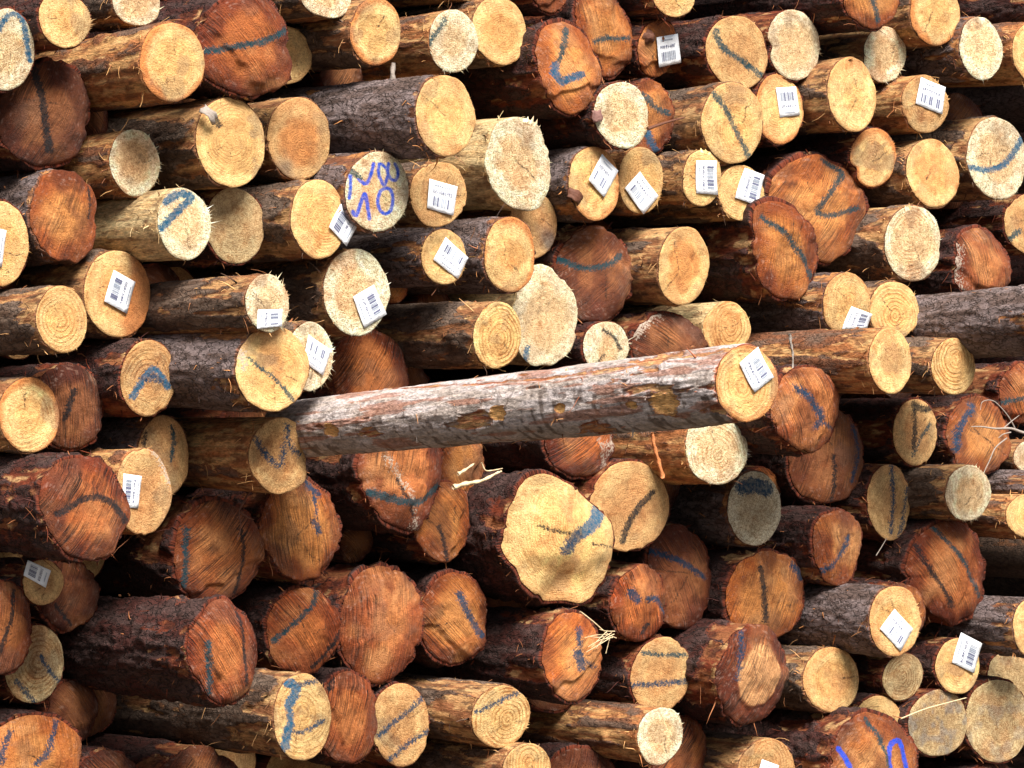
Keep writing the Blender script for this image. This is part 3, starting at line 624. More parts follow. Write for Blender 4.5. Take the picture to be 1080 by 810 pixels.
    rgh = np.full(nV, .42 if butt else .7)
    me = mesh('cut_face', V3, faces, M_WOOD, dict(fc=fcv, fcol=np.clip(col, .004, .86), rad=rd, sx=sx, prm=np.tile(pr, (nV, 1)), paint=pd, pcol=pcol, psoft=soft, rgh=rgh))
    root = obj('log', None, None, ctrp - Z1 * 0)
    tag(root, lab, 'log', group)
    obj('cut_face', me, root)
    # ---- bark and stem
    bp1, bp2, inner, bare, pbias, _, plates = BK[bt]
    nb = 96 if fine else 36
    if hero: nb = 220
    phb = np.arange(nb) * 2 * math.pi / nb
    Rb = Rf(phb); Rb0 = (np.ones(nb) / np.sqrt((np.cos(phb) / rx) ** 2 + (np.sin(phb) / ry) ** 2))
    Lf = 1.62 if hero else min(.95, .20 + (bv + 10) * .0042)
    stp = (.0045 if hero else .007) if fine else .06
    srow = np.arange(stp, Lf, stp)
    if hero: stp = .007
    srow = np.concatenate([srow, np.linspace(Lf, 1.66 if hero else 2.6 + max(P[i], 0), 10)[1:]])
    S, PH = np.meshgrid(srow, phb, indexing='ij'); S_, PH_ = S.ravel(), PH.ravel()
    cph, sph = np.cos(PH_), np.sin(PH_)
    # peel mask
    pz = fbm(st3(cph * 2.1 + seed, sph * 2.1, S_ * 5 + seed), 4)
    psof = None
    pb = pbias + ex.get('peelb', 0) + .55 * np.exp(-S_ / .035) * (1 if bt in 'gtow' else .3)
    if hero: pb = pb - .06 + .10 * fbm(st3(cph * 9, sph * 9, S_ * 30), 2) + .5 * np.exp(-S_ / .13) * sstep(-.2, .5, -sph) 
    if not hero and bt != 'c': pb = pb - .38 * sstep(.06, .36, S_)  # bark stays on further back, putting gap shade into the stem colour
    peel = sstep(-.04, .04, pz + pb - .05); psof = np.clip(.5 + (pz + pb - .05) * 1.7, -.2, 1.2)
    if hero:      # a strip torn off along the top and round knots bared by the axe
        knotm = np.zeros(len(S_))
        tp = sstep(.12, .02, np.abs(((PH_ - 1.9 - .35 * np.sin(S_ * 3) + math.pi) % (2 * math.pi)) - math.pi) + .10 * pz)
        for (kx, ky, kr) in ((376, 462, 10), (566, 439, 11), (631, 434, 7), (703, 430, 6), (735, 428, 16)):
            ss = (788 - kx) * 1.0 / 1.0; 
            sk = ss * s_ / math.sin(yaw) * 1.06
            vloc = ((405 - 3.2 * 0 + (788 - kx) * .112) - ky) / (ry * .93); an = math.pi - math.asin(max(-1, min(1, vloc)))
            dph = ((PH_ - an + math.pi) % (2 * math.pi)) - math.pi
            kk = kr * s_ * .95
            d2 = np.sqrt(((S_ - sk) / (kk * 1.35)) ** 2 + ((dph * rm) / (kk * 1.0)) ** 2) + .25 * fbm(st3(cph * 14, sph * 14, S_ * 40), 2)
            peel = np.maximum(peel, sstep(1.15, .95, d2)); knotm = np.maximum(knotm, sstep(1.2, .9, d2)); psof = np.maximum(psof, 1.6 * sstep(1.3, .9, d2))
        peel = np.maximum(peel, tp * .9); psof = np.maximum(psof, .62 * tp)
    else: knotm = None
    deep = fbm(st3(cph * 4.5 + seed + 9, sph * 4.5, S_ * 9 + seed), 3)
    lumps = fbm(st3(cph * 9 + seed, sph * 9, S_ * 26 + seed), 3)
    flaky = 1.8 if ex.get('flaky') else 1.0
    thick = bthk * (1 + .5 * deep) * (1 - .85 * peel)
    ridge = np.abs(lumps)
    m1 = sstep(.0, .12, S_)
    Rs = (Rb[None] * (1 - .5 * m1.reshape(S.shape)) + Rb0[None] * (.5 * m1.reshape(S.shape))).ravel()
    tap = 1 - (.24 if butt else .17) * np.minimum(S_, .45) - .02 * S_ if not hero else 1 - .10 * S_
    scale = (inset * 1.0 + thick + plates * (1 - peel) * flaky * sstep(-.01, .05, S_) * (.030 * lumps - .030 * sstep(.12, .0, ridge)) + .010 * peel * deep) * tap
    if not hero:
        for q in range(rg.randint(0, 3)):                     # branch stubs and bumps
            ks, kp = rg.uniform(.05, .5), rg.uniform(1.6, 4.4); dph = ((PH_ - kp + math.pi) % (2 * math.pi)) - math.pi
            scale = scale + .09 * np.exp(-((S_ - ks) / .02) ** 2 - (dph * rm / .02) ** 2)
    if hero:
        scale = scale + .004 * knotm + .014 * sstep(.0, .5, knotm) * sstep(1., .5, knotm) - .02 * peel + .035 * fbm(st3(cph * 1.6, sph * 1.6, S_ * 6), 4) + .010 * lumps + .02 * np.abs(fbm(st3(cph * 10, sph * 10, S_ * 35), 2)) * sstep(.0, .4, pz)
    ub = cph * Rs * scale * ku; vb = sph * Rs * scale * kv
    rag = (S_ < stp * 1.5)
    sback = S_ - rag * .0 
    # heights at the rim so that the bark starts where the cut ends
    ur = np.cos(phb) * Rb * inset * ku; vr = np.sin(phb) * Rb * inset * kv
    hr_ = height(ur, vr, np.ones(nb)) - .0035
    rows = len(srow)
    hb = (hr_[None] * np.exp(-S / .10)) - S
    ragn = fbm(st3(cph * 12 + seed, sph * 12, seed), 3)
    hb = hb.ravel() + (.006 * ragn - .002) * np.exp(-S_ / .012) * .8
    P3 = to3(ub, vb, hb)
    # two rows tucking the bark edge in under the cut's rim
    r_in = to3(ur * .965, vr * .965, hr_ - .004)
    e = inset + (thick[:nb] * .75)
    r_ed = to3(np.cos(phb) * Rb * e * ku, np.sin(phb) * Rb * e * kv, hr_ - .001 + .004 * ragn[:nb])
    P3 = np.concatenate([r_in, r_ed, P3]); rows += 2
    gi = np.arange(rows * nb).reshape(rows, nb); gn = np.roll(gi, -1, 1)
    bq = np.stack([gi[:-1], gi[1:], gn[1:], gn[:-1]], -1).reshape(-1, 4)
    bf = bq
    cpn = fbm(st3(cph * 5 + seed, sph * 5, S_ * 12 + seed * 2), 3)
    bc = bp1 + (bp2 - bp1) * sstep(-.25, .35, cpn)[:, None]
    bw = inner + (bare - inner) * sstep(-.35, .30, fbm(st3(cph * 6 + seed + 5, sph * 6, S_ * 7), 3))[:, None]
    bw = bw * (1 - .35 * sstep(.15, .5, lumps))[:, None]
    fl = sstep(.28, .42, fbm(st3(cph * 8 + seed + 2, sph * 8, S_ * 22 + 4), 3)) * .75
    bw = bw + (bp2 * .7 - bw) * fl[:, None]; fl2 = sstep(.3, .5, fbm(st3(cph * 7 + seed + 22, sph * 7, S_ * 16 + 4), 3)); bw = bw + (srgb(232, 190, 132) - bw) * (.6 * fl2)[:, None]
    if hero: bw = bw + (np.array((.97, .53, .19)) - bw) * np.clip(knotm * 1.2, 0, 1)[:, None]
    if hero:      # crosswise wrinkles of the smooth bark on the lower flank, rusty scrapes
        n_a = fbm(st3(cph * 2.2 + 5, sph * 2.2, S_ * 66), 2); n_b = fbm(st3(cph * 7, sph * 7, S_ * 9), 2)
        k = sstep(.30, .46, n_a + .22 * n_b) * sstep(.85, .0, sph)
        bc = bc + (srgb(84, 62, 50) - bc) * (.72 * k)[:, None]
        k1 = sstep(.35, -.9, sph + .3 * cpn) * .15; bc = bc + (srgb(168, 150, 124) - bc) * k1[:, None]
        bc = bc * (1 + .18 * fbm(st3(cph * 12, sph * 12, S_ * 45), 3))[:, None]
        k2 = sstep(.24, .34, fbm(st3(cph * 3.4 + 7, sph * 3.4, S_ * 6), 5)) * (1 - peel) * .7
        bc = bc + (srgb(178, 118, 92) - bc) * k2[:, None]
        k3 = sstep(.05, .5, knotm) * sstep(.95, .5, knotm); bc = bc + (srgb(92, 50, 34) - bc) * (.8 * k3)[:, None]
    bc = np.concatenate([np.tile(inner, (nb, 1)), np.tile(inner * .8, (nb, 1)), bc]); peel2 = np.concatenate([np.zeros(2 * nb), psof]); bw = np.concatenate([np.tile(inner, (2 * nb, 1)), bw]); ic = np.tile(inner, (len(bc), 1))
    lc = st3(ub + seed, vb, S_ + seed); lc = np.concatenate([lc[:nb], lc[:nb], lc])
    if fine:      # frayed strips of bark and bast still hanging on the stem
        nS = rg.randint(20, 45) if not hero else 110
        sv, sf, sc_, sl_ = [], [], [], []; b0 = len(P3); nfr = int((Lf if hero else min(Lf, .30)) / (srow[1] - srow[0]))
        for q in range(nS):
            r_ = 2 + (rg.randint(0, nfr) if hero or rg.rand() < .5 else rg.randint(0, 5)); j = rg.randint(nb)
            if math.cos(phb[j]) > .35 and not hero: j = (nb // 2 + j) % nb
            p_ = P3[r_ * nb + j]; rad_ = math.cos(phb[j]) * U + math.sin(phb[j]) * V; tan_ = -math.sin(phb[j]) * U + math.cos(phb[j]) * V
            L = rg.gamma(2.2, .008) + .006; w_ = rg.uniform(.0008, .0034); dr = -A * rg.uniform(-.6, 1.) + tan_ * rg.normal(0, .6) + rad_ * rg.uniform(.05, .5); dr /= np.linalg.norm(dr)
            sd = np.cross(dr, rad_); sd /= np.linalg.norm(sd) + 1e-9; b1 = b0 + len(sv); cur = p_ - rad_ * .002; cc_ = (inner, bare, bp2, bare * 1.15)[rg.randint(4)]
            for k_ in range(4):
                ww = w_ * (1 - k_ * .27); sv += [cur - sd * ww, cur + sd * ww, cur - rad_ * .0012]; sc_ += [cc_] * 3; sl_ += [lc[r_ * nb + j]] * 3
                dr = dr + rad_ * rg.uniform(-.25, .35) - Z1 * .12 + sd * rg.normal(0, .2); dr /= np.linalg.norm(dr); cur = cur + dr * L / 3
            for k_ in range(3):
                a1 = b1 + k_ * 3; sf += [(a1, a1 + 1, a1 + 4, a1 + 3), (a1 + 1, a1 + 2, a1 + 5, a1 + 4), (a1 + 2, a1, a1 + 3, a1 + 5)]
        P3 = np.concatenate([P3, np.array(sv)]); bf = np.concatenate([bf, np.array(sf)]); bc = np.concatenate([bc, np.array(sc_)]); bw = np.concatenate([bw, np.array(sc_)]); ic = np.concatenate([ic, np.array(sc_)]); lc = np.concatenate([lc, np.array(sl_)]); peel2 = np.concatenate([peel2, np.ones(len(sv))])
    nbk = rows * nb
    mb = mesh('bark', P3, bf, M_BARK, dict(lc=lc, bcol=np.clip(bc, .004, .8), wcol=np.clip(bw, .004, .97), icol=ic, peel=peel2, plate=np.full(len(P3), plates)))
    obj('bark', mb, root)
    # ---- back end
    last = P3[nbk - nb:nbk]; cen = last.mean(0) + A * .01
    cv = np.concatenate([last * 1.0, [cen]]); cf = [(j, (j + 1) % nb, nb) for j in range(nb)]
    z = len(cv)
    obj('back_face', mesh('back_face', cv, cf, M_WOOD, dict(fc=cv, fcol=np.tile(ha, (z, 1)), rad=np.linspace(0, .1, z), sx=cv[:, 0], prm=np.tile(pr, (z, 1)), paint=np.full(z, 60.), pcol=np.zeros((z, 3)), psoft=np.zeros(z), rgh=np.full(z, .7)), smooth=False), root)
    # ---- knot of grey wood
    if ex.get('knot'):
        kx, ky = ex['knot']; gu, gv = (kx - x) * ku, (y - ky) * kv
        w = 7 * s_; pts = []; 
        for a_ in range(14):
            for b_ in range(5):
                t_ = b_ / 4; r_ = w * (1.1 - t_ * .7) * (1 + .25 * math.sin(a_ * 2.1 + b_)); an = a_ * 2 * math.pi / 14
                pts.append(to3(np.array([gu + math.cos(an) * r_]), np.array([gv + math.sin(an) * r_]), np.array([height(np.array([gu]), np.array([gv]), np.array([.5]))[0] + t_ * .016 - .003]))[0])
        fs = [(a_ * 5 + b_, ((a_ + 1) % 14) * 5 + b_, ((a_ + 1) % 14) * 5 + b_ + 1, a_ * 5 + b_ + 1) for a_ in range(14) for b_ in range(4)] + [tuple(a_ * 5 + 4 for a_ in range(14))]
        obj('knot', mesh('knot', pts, fs, M_TWIGD), root)
    # ---- printed paper label stapled to the cut
    if ex.get('tag'):
        q4 = []
        for (gx, gy) in ex['tag']:
            q4.append(((gx - x) * ku, (y - gy) * kv))
        q4 = np.array(q4)
        g5 = np.array([(p_, r_) for p_ in np.linspace(0, 1, 6) for r_ in np.linspace(0, 1, 6)]); s5, t5 = g5[:, :1], g5[:, 1:]
        q5 = (1 - s5) * (1 - t5) * q4[0] + s5 * (1 - t5) * q4[1] + s5 * t5 * q4[2] + (1 - s5) * t5 * q4[3]
        f5 = np.clip(np.hypot(q5[:, 0] / ku / rx, q5[:, 1] / kv / ry), 0, 1)
        hc = (height(q5[:, 0], q5[:, 1], f5) - tx * q5[:, 0] - ty * q5[:, 1]).max() + .0012
        curl = rg.uniform(.0005, .003)
        def at(s, t, off=0.):
            s, t = np.asarray(s, float), np.asarray(t, float)
            uv = ((1 - s) * (1 - t))[:, None] * q4[0] + (s * (1 - t))[:, None] * q4[1] + (s * t)[:, None] * q4[2] + ((1 - s) * t)[:, None] * q4[3]
            hh = hc + curl * ((s - .45) ** 2 * 4 + (t - .5) * .5) + tx * uv[:, 0] + ty * uv[:, 1] + off
            return to3(uv[:, 0], uv[:, 1], hh)
        g = 7; ss, tt = np.meshgrid(np.linspace(0, 1, g), np.linspace(0, 1, g)); ss = ss.ravel(); tt = tt.ravel()
        top = at(ss, tt); bot = at(ss, tt, -.0003)
        vv = np.concatenate([top, bot]); fs = []
        for r_ in range(g - 1):
            for c_ in range(g - 1):
                k_ = r_ * g + c_; fs.append((k_, k_ + 1, k_ + g + 1, k_ + g)); fs.append((k_ + g * g, k_ + g + g * g, k_ + g + 1 + g * g, k_ + 1 + g * g))
        ring_ = [c_ for c_ in range(g)] + [r_ * g + g - 1 for r_ in range(1, g)] + [g * g - 1 - c_ for c_ in range(1, g)] + [r_ * g for r_ in range(g - 2, 0, -1)]
        for k_ in range(len(ring_)):
            a1, a2 = ring_[k_], ring_[(k_ + 1) % len(ring_)]; fs.append((a1, a1 + g * g, a2 + g * g, a2))
        tg = obj('paper_label', mesh('paper_label', vv, fs, M_PAPER), root)
        pv_, pf, pm_ = [], [], []
        def rect(s0, t0, s1, t1, mi):
            nseg = 3; b = len(pv_); ts = np.linspace(t0, t1, nseg + 1)
            pv_.extend(at(np.repeat([s0], nseg + 1), ts, .0013)); pv_.extend(at(np.repeat([s1], nseg + 1), ts, .0013))
            for q_ in range(nseg): pf.append((b + q_, b + nseg + 1 + q_, b + nseg + 2 + q_, b + q_ + 1)); pm_.append(mi)
        s_c = .16
        while s_c < .82:                                       # bars
            w_ = rg.choice([.018, .018, .035, .05]); rect(s_c, .53, s_c + w_, .84, 0 if w_ > .04 else 1); s_c += w_ + rg.choice([.018, .03])
        s_c = .22
        while s_c < .74: w_ = rg.uniform(.03, .07); rect(s_c, .12, s_c + w_, .165, 1); s_c += w_ + .02    # small header print
        if not ex.get('txt'):
            s_c = .14
            for q_ in range(8):
                rect(s_c, .31, s_c + .016, .42, 0)
                rect(s_c + .016, .31 if rg.rand() < .6 else .36, s_c + .05, .33 if rg.rand() < .6 else .38, 0)
                if rg.rand() < .6: rect(s_c + .050, .31 if rg.rand() < .5 else .36, s_c + .064, .42, 0)
                s_c += .09
        me_ = mesh('print', pv_, pf, [M_INK, M_INKL], smooth=False, midx=pm_); obj('printing', me_, tg)
        if ex.get('txt'):
            cu = bpy.data.curves.new('number', 'FONT'); cu.body = ex['txt']; cu.align_x = 'CENTER'; cu.align_y = 'CENTER'; cu.materials.append(M_INK); cu.extrude = .0002; cu.offset = .00004
            o = obj('number', cu, tg); pA, pB = at([.1, .9], [.36, .36], .0012); mid = (pA + pB) / 2
            xd = pB - pA; W = np.linalg.norm(xd); xd /= W; up = at([.5], [.1])[0] - at([.5], [.9])[0]; zd = np.cross(xd, up); zd /= np.linalg.norm(zd); yd = np.cross(zd, xd)
            if zd @ A > 0: zd = -zd
            cu.size = W / (len(ex['txt']) * .62)
            Mx = Matrix([[*xd[:1], yd[0], zd[0], mid[0]], [xd[1], yd[1], zd[1], mid[1]], [xd[2], yd[2], zd[2], mid[2]], [0, 0, 0, 1]]); o.matrix_local = Mx
            dg = bpy.context.evaluated_depsgraph_get(); mt = bpy.data.meshes.new_from_object(o.evaluated_get(dg)); bpy.data.objects.remove(o); o = obj('number', mt, tg); o.matrix_local = Mx
    return root, (A, U, V, ku, kv)

G1 = 'logs stacked in the timber pile'
for i, a in enumerate(ALL):
    if i < N0: make_log(i, a, G1, True)
    else: make_log(i, a, 'logs of the pile beyond the border of the photograph', False)

# ------------------------------------------------------------------ filler logs added deep in the pile, closing its gaps against the sky
qx_, qz_ = list(qx), list(qz); qa, qb = list(A_), list(B_)
fill = []
gx = np.arange(-1.75, 2.0, .03); gz = np.arange(-1.05, 1.15, .03)
fr_ = random.Random(9)
for trial in range(118):
    GX, GZ = np.meshgrid(gx, gz); best = np.full(GX.shape, 9.)
    for a_, b_, c_, d_ in zip(qx_, qz_, qa, qb):
        best = np.minimum(best, np.hypot(GX - a_, GZ - b_) - math.sqrt(c_ * d_))
    k = np.unravel_index(np.argmax(best), best.shape); r = best[k]
    if r < .044: break
    r = min(r * 1.12, .11); qx_.append(GX[k]); qz_.append(GZ[k]); qa.append(r); qb.append(r); fill.append((GX[k], GZ[k], r))
print('fillers', len(fill))
base = len(ALL)
ctr = list(ctr); T_ = list(T_); P = list(P); RAYS = list(RAYS)
for q, (a_, b_, r) in enumerate(fill):
    dep = fr_.uniform(.14, .42); c3 = C0 + X1 * a_ + Z1 * b_ + D * dep
    rel = c3 - CAM; t = rel[1]; rr = rel / t; px = 540 + rr[0] * F; py = 405 - rr[2] * F
    s = t / F; cs = rr @ D / np.linalg.norm(rr)
    ctr.append(c3); T_.append(t); P.append(-dep); RAYS.append(rr)
    inside = -20 < px < 1100 and -20 < py < 830
    rec = (px, py, r * cs / s, r / s, 5, fr_.choice('BBOT'), 'd', 'dark log deep in a gap between the larger logs', {})
    ALL.append(rec)
    make_log(base + q, rec, 'filler logs added deep in the gaps of the pile', inside and False)
# ------------------------------------------------------------------ twigs, splinters, straw
def wpt(x, y, p):            # a point p metres in front of the pile's face plane, seen at photo x, y
    r = ray(x, y); t = ((C0 - CAM) @ D - p) / (r @ D); return CAM + r * t
def tube(pts, radii, m, n_=7, jit=.0):
    pts = [np.array(p_, float) for p_ in pts]; vs, fs = [], []
    for k, p_ in enumerate(pts):
        d = pts[min(k + 1, len(pts) - 1)] - pts[max(k - 1, 0)]; d /= np.linalg.norm(d) + 1e-9
        s = np.cross(d, (.3, .2, .93)); s /= np.linalg.norm(s); u = np.cross(s, d)
        for j in range(n_):
            a_ = j * 2 * math.pi / n_; rr = radii[k] * (1 + jit * math.sin(j * 3.1 + k * 1.7)); vs.append(p_ + (math.cos(a_) * s + math.sin(a_) * u) * rr)
    for k in range(len(pts) - 1):
        for j in range(n_):
            a_ = k * n_ + j; b = k * n_ + (j + 1) % n_; fs.append((a_, b, b + n_, a_ + n_))
    fs.append(tuple(range(n_))); fs.append(tuple(range(len(pts) * n_ - 1, (len(pts) - 1) * n_ - 1, -1)))
    return vs, fs
def smoothpts(pts, n_=5):
    pts = [np.array(p_, float) for p_ in pts]; out = []
    for k in range(len(pts) - 1):
        a_, b, c, d = pts[max(k - 1, 0)], pts[k], pts[k + 1], pts[min(k + 2, len(pts) - 1)]
        for q in range(n_):
            t = q / n_; out.append(.5 * ((2 * b) + (c - a_) * t + (2 * a_ - 5 * b + 4 * c - d) * t * t + (3 * b - a_ - 3 * c + d) * t ** 3))
    return out + [pts[-1]]
def strand(name, px, p, r0, r1, m, parent=None, **kw):
    pts = smoothpts([wpt(x, y, p + (z[0] if z else 0)) for x, y, *z in px]); n_ = len(pts)
    rs = [r0 + (r1 - r0) * k / (n_ - 1) for k in range(n_)]
    org = pts[0]; vs, fs = tube([q - org for q in pts], rs, m, **kw)
    o = obj(name, mesh(name, vs, fs, m), None, org)
    if parent is not None:
        o.parent = parent; o.location = org - np.array(parent.location)
    return o
def pfront(i): return P[i]
IDX = {a[7][:28]: i for i, a in enumerate(LOGS)}
def near(s):
    for i, a in enumerate(LOGS):
        if s in a[7]: return P[i]
    raise KeyError(s)
pt = near('bare grey twig at the right, blue') + .10
tw = strand('twig', [(1100, 462), (1078, 456), (1066, 452), (1050, 452), (1035, 450), (1024, 450)], pt, .0055, .0012, M_TWIG)
tag(tw, 'bare grey forked twig reaching in from the right edge before a brown butt', 'twig')
for px in ([(1072, 455), (1064, 440), (1052, 426), (1044, 422), (1036, 424), (1034, 432)], [(1058, 452), (1066, 445), (1075, 438)], [(1062, 462), (1050, 472), (1044, 485), (1037, 500), (1033, 512)], [(1066, 456), (1058, 458), (1053, 462)]):
    strand('branch', px, pt, .0022, .0009, M_TWIG, tw)
t2 = strand('straw', [(950, 758), (975, 748), (1000, 741), (1019, 736)], near('with a thin straw lying') + .05, .002, .0014, M_SPLIN)
tag(t2, 'thin pale straw lying across the mottled grey tan log end', 'straw')
t3 = strand('twig', [(415, 66), (414, 78), (415, 92), (416, 100)], near('broken branch stub') + .01, .006, .007, M_TWIG, jit=.2)
tag(t3, 'short broken stub hanging under the orange rimmed yellow log end at the top', 'twig')
t4 = strand('twig', [(968, 588), (964, 580), (934, 570)][:0] or [(924, 586), (929, 578), (935, 568)], near('narrow tan log end with long') + .06, .0015, .001, M_TWIG)
tag(t4, 'tiny white straw just under the narrow blue lined log end', 'twig')
t5 = strand('twig', [(265, 515), (258, 528), (252, 540), (254, 556), (250, 570)], near('huge orange butt streaked') + .07, .003, .001, M_TWIGD)
tag(t5, 'brown rootlet hanging over the huge diagonally streaked orange butt', 'twig')
strand('branch', [(253, 540), (262, 546), (268, 548)], near('huge orange butt streaked') + .07, .0025, .001, M_TWIGD, t5)
t6 = strand('bark_strip', [(688, 456), (690, 470), (694, 485), (699, 504)], near('bright ringed log end with fuzzy') + .07, .004, .0055, M_SPLIN2, jit=.5)
tag(t6, 'curled orange bark strip hanging below the jutting log near its face', 'bark strip')
t7 = strand('bark_strip', [(833, 352), (834, 362), (836, 372), (836, 388)], near('long orange stripped stem') + .12, .004, .002, M_TWIG, jit=.5)
tag(t7, 'pale curled bark strip hanging over the orange stripped stem', 'bark strip')
t8 = strand('twig', [(683, 136), (697, 131), (710, 127), (722, 124)], near('pinkish pale log end crossed') + .03, .005, .002, M_TWIGD)
tag(t8, 'dark red splinter poking left of the teal crossed pinkish log end', 'splinter')
for k, (px, lab, key) in enumerate((
    ([(478, 514), (492, 510), (508, 507), (524, 499), (529, 497)], 'long pale splinter lying right of the teal arc butt below the jutting log', 'hanging under the jutting log'),
    ([(483, 500), (490, 496), (500, 489)], 'short pale splinter above the long one, under the jutting log', 'hanging under the jutting log'),
    ([(508, 488), (512, 496), (520, 496), (530, 494)], 'thin curled pale fibre above the long splinter under the jutting log', 'hanging under the jutting log'))):
    o = strand('splinter', px, near(key) + .08, (.0065, .005, .002)[k], (.002, .002, .001)[k], M_SPLIN, jit=.35); tag(o, lab, 'splinter', 'pale splinters under the jutting log')
pk = near('tuft of straw fibres') + .05
tf = strand('straw_tuft', [(612, 645), (625, 655), (640, 668), (650, 673)], pk, .002, .0012, M_SPLIN)
tag(tf, 'tuft of pale straw fibres over the navy splashed orange tan butt', 'straw')
rt = random.Random(3)
for k in range(9):
    x0, y0 = 645 + rt.uniform(-8, 5), 669 + rt.uniform(-4, 4)
    ang = rt.uniform(1.9, 5.6) if k % 2 else rt.uniform(2.6, 4.0); L = rt.uniform(14, 30)
    strand('fibre', [(x0, y0), (x0 + math.cos(ang) * L * .5, y0 - math.sin(ang) * L * .5 + rt.uniform(-3, 3)), (x0 + math.cos(ang) * L, y0 - math.sin(ang) * L + 4)], pk + rt.uniform(-.01, .02), .0014, .0007, M_SPLIN, tf, n_=5)
# loose bark flakes and splinters dropped on the stems
def flake(x, y, p, w, hgt, ang, m, lab, cat='bark flake', name='bark_flake', group=None):
    c = wpt(x, y, p); g = 6; vs = []
    for sgn in (1, -1):
        for r_ in range(g):
            for q in range(g):
                a_, b = q / (g - 1) - .5, r_ / (g - 1) - .5
                jx = .12 * math.sin(r_ * 5.1 + x); ww = (a_ * (1 + jx)) * w; hh = b * hgt * (1 + .15 * math.sin(q * 4.3 + y))
                xx = ww * math.cos(ang) - hh * math.sin(ang); zz = ww * math.sin(ang) + hh * math.cos(ang)
                bend = -.25 * w * (a_ ** 2 * 4) + .05 * w * math.sin(q + r_ * 2.)
                vs.append(X1 * xx + Z1 * zz - D * (bend + sgn * .0012))
    fs = []
    G = g * g
    for r_ in range(g - 1):
        for q in range(g - 1):
            k = r_ * g + q; fs.append((k, k + 1, k + g + 1, k + g)); fs.append((k + G, k + g + G, k + g + 1 + G, k + 1 + G))
    ring_ = [c_ for c_ in range(g)] + [r_ * g + g - 1 for r_ in range(1, g)] + [g * g - 1 - c_ for c_ in range(1, g)] + [r_ * g for r_ in range(g - 2, 0, -1)]
    for k in range(len(ring_)): a1, a2 = ring_[k], ring_[(k + 1) % len(ring_)]; fs.append((a1, a1 + G, a2 + G, a2))
    o = obj(name, mesh(name, vs, fs, m), None, c); tag(o, lab, cat, group); return o
flake(632, 122, near('fuzzy pale log end with rings, right of') + .012, .034, .03, .2, mat_simple('pink_bark', srgb(128, 92, 84), .8, 90, .5), 'pinkish bark scrap stuck at the left rim of a fuzzy pale log end')
flake(223, 121, near('grey wood flake at its upper') + .03, .05, .024, -.7, M_TWIG, 'grey wood flake sticking out at the rim of the large pale yellow log end')
flake(609, 207, P0[0] * 0 + near('dark bark scrap at its lower') + .015, .05, .03, -.5, M_TWIGD, 'dark bark scrap lying on the lower left of a labelled yellow log end')
# needles, crumbs of bark and sawdust caught on top of the stems
rl = random.Random(21); lv, lf = [], []
org = np.array(C0)
for k in range(900):
    i = rl.randrange(len(ALL)); B = float(RY[i] * T_[i] / F) if i < len(RY) else .06; A0 = B * .9
    S = rl.uniform(.015, .5); an = rl.gauss(math.pi / 2 + .25, .5)
    p = np.array(ctr[i]) + D * S + X1 * math.cos(an) * A0 * .98 * (1 - .17 * S) + Z1 * math.sin(an) * B * (1.0 - .17 * S) - org
    if k % 3: dv_ = np.array([rl.gauss(0, 1), rl.gauss(0, 1), rl.gauss(0, .35)]); L = rl.uniform(.006, .032); r_ = rl.uniform(.0006, .0014)
    else: dv_ = np.array([rl.gauss(0, 1), rl.gauss(0, 1), rl.gauss(0, .8)]); L = rl.uniform(.004, .012); r_ = rl.uniform(.002, .005)
    dv_ /= np.linalg.norm(dv_); mid_ = p + dv_ * L * .5 + Z1 * L * rl.uniform(-.1, .15)
    v_, f_ = tube([p, mid_, p + dv_ * L], [r_, r_ * 1.1, r_ * .5], None, n_=4); b0_ = len(lv); lv += v_; lf += [tuple(q + b0_ for q in f__) for f__ in f_]
lo = obj('needle_litter', mesh('needle_litter', lv, lf, mat_simple('litter', srgb(150, 96, 58), .85, 40, 1.1)), None, org)
tag(lo, 'brown needles and bark crumbs scattered over the log tops', None, None, 'stuff')
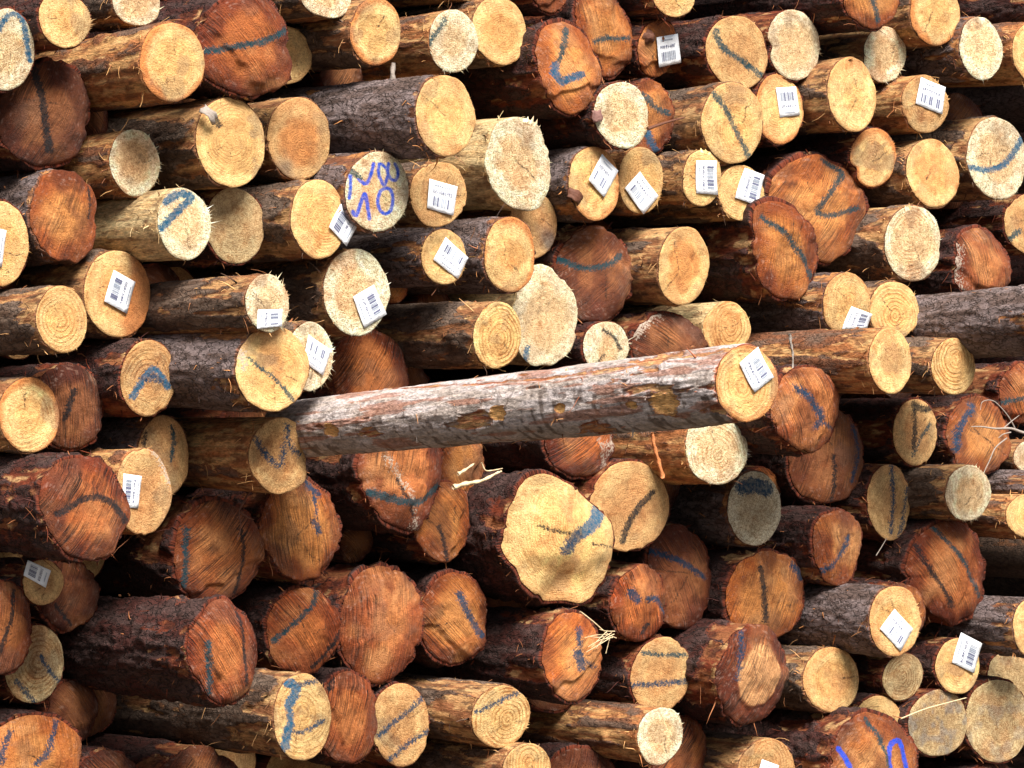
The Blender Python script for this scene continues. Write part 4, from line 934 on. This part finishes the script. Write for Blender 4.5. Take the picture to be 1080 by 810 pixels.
# ------------------------------------------------------------------ ground
g = 60; gs = np.linspace(-1, 1, g); gs = np.sign(gs) * np.abs(gs) ** 3 * 900
GX, GY = np.meshgrid(gs, gs); Zg = -.02 + .03 * fbm(st3(GX * .8, GY * .8, 0), 3)
gv = np.stack([GX.ravel(), GY.ravel() + 10, Zg], 1)
gi = np.arange(g * g).reshape(g, g); gf = np.stack([gi[:-1, :-1], gi[:-1, 1:], gi[1:, 1:], gi[1:, :-1]], -1).reshape(-1, 4)
tag(obj('ground', mesh('ground', gv, gf, M_STONE)), 'bare dark forest soil under the timber pile', None, None, 'structure')
# ------------------------------------------------------------------ light
sc = bpy.context.scene
w = bpy.data.worlds.new('World'); sc.world = w; w.use_nodes = True
nt = w.node_tree; nt.nodes.clear()
o_ = nt.nodes.new('ShaderNodeOutputWorld'); bg = nt.nodes.new('ShaderNodeBackground'); sky = nt.nodes.new('ShaderNodeTexSky')
sky.sky_type = 'NISHITA'; sky.sun_disc = False
SUN_EL, SUN_AZ = 49, 156            # azimuth clockwise from +Y (north); the sun stands behind the camera on its right
sky.sun_elevation = rad(SUN_EL); sky.sun_rotation = rad(SUN_AZ); sky.dust_density = 2.
hs = nt.nodes.new('ShaderNodeHueSaturation'); hs.inputs['Saturation'].default_value = .5   # thin cloud takes the blue out of the sky
nt.links.new(sky.outputs[0], hs.inputs['Color']); nt.links.new(hs.outputs[0], bg.inputs[0]); bg.inputs[1].default_value = .05; nt.links.new(bg.outputs[0], o_.inputs[0])
sl = bpy.data.lights.new('sun', 'SUN'); sl.energy = 4.0; sl.angle = rad(28); sl.color = (1, .95, .88)
so = bpy.data.objects.new('sun', sl); C.objects.link(so); so.location = (4, -4, 8)
az, el = rad(SUN_AZ), rad(SUN_EL); dv = Vector((math.sin(az) * math.cos(el), math.cos(az) * math.cos(el), math.sin(el)))
so.rotation_euler = dv.to_track_quat('Z', 'Y').to_euler()
sc.view_settings.view_transform = 'Standard'; sc.view_settings.look = 'None'; sc.view_settings.gamma = 1; sc.view_settings.exposure = 1.25
sc.cycles.max_bounces = 3; sc.cycles.diffuse_bounces = 2
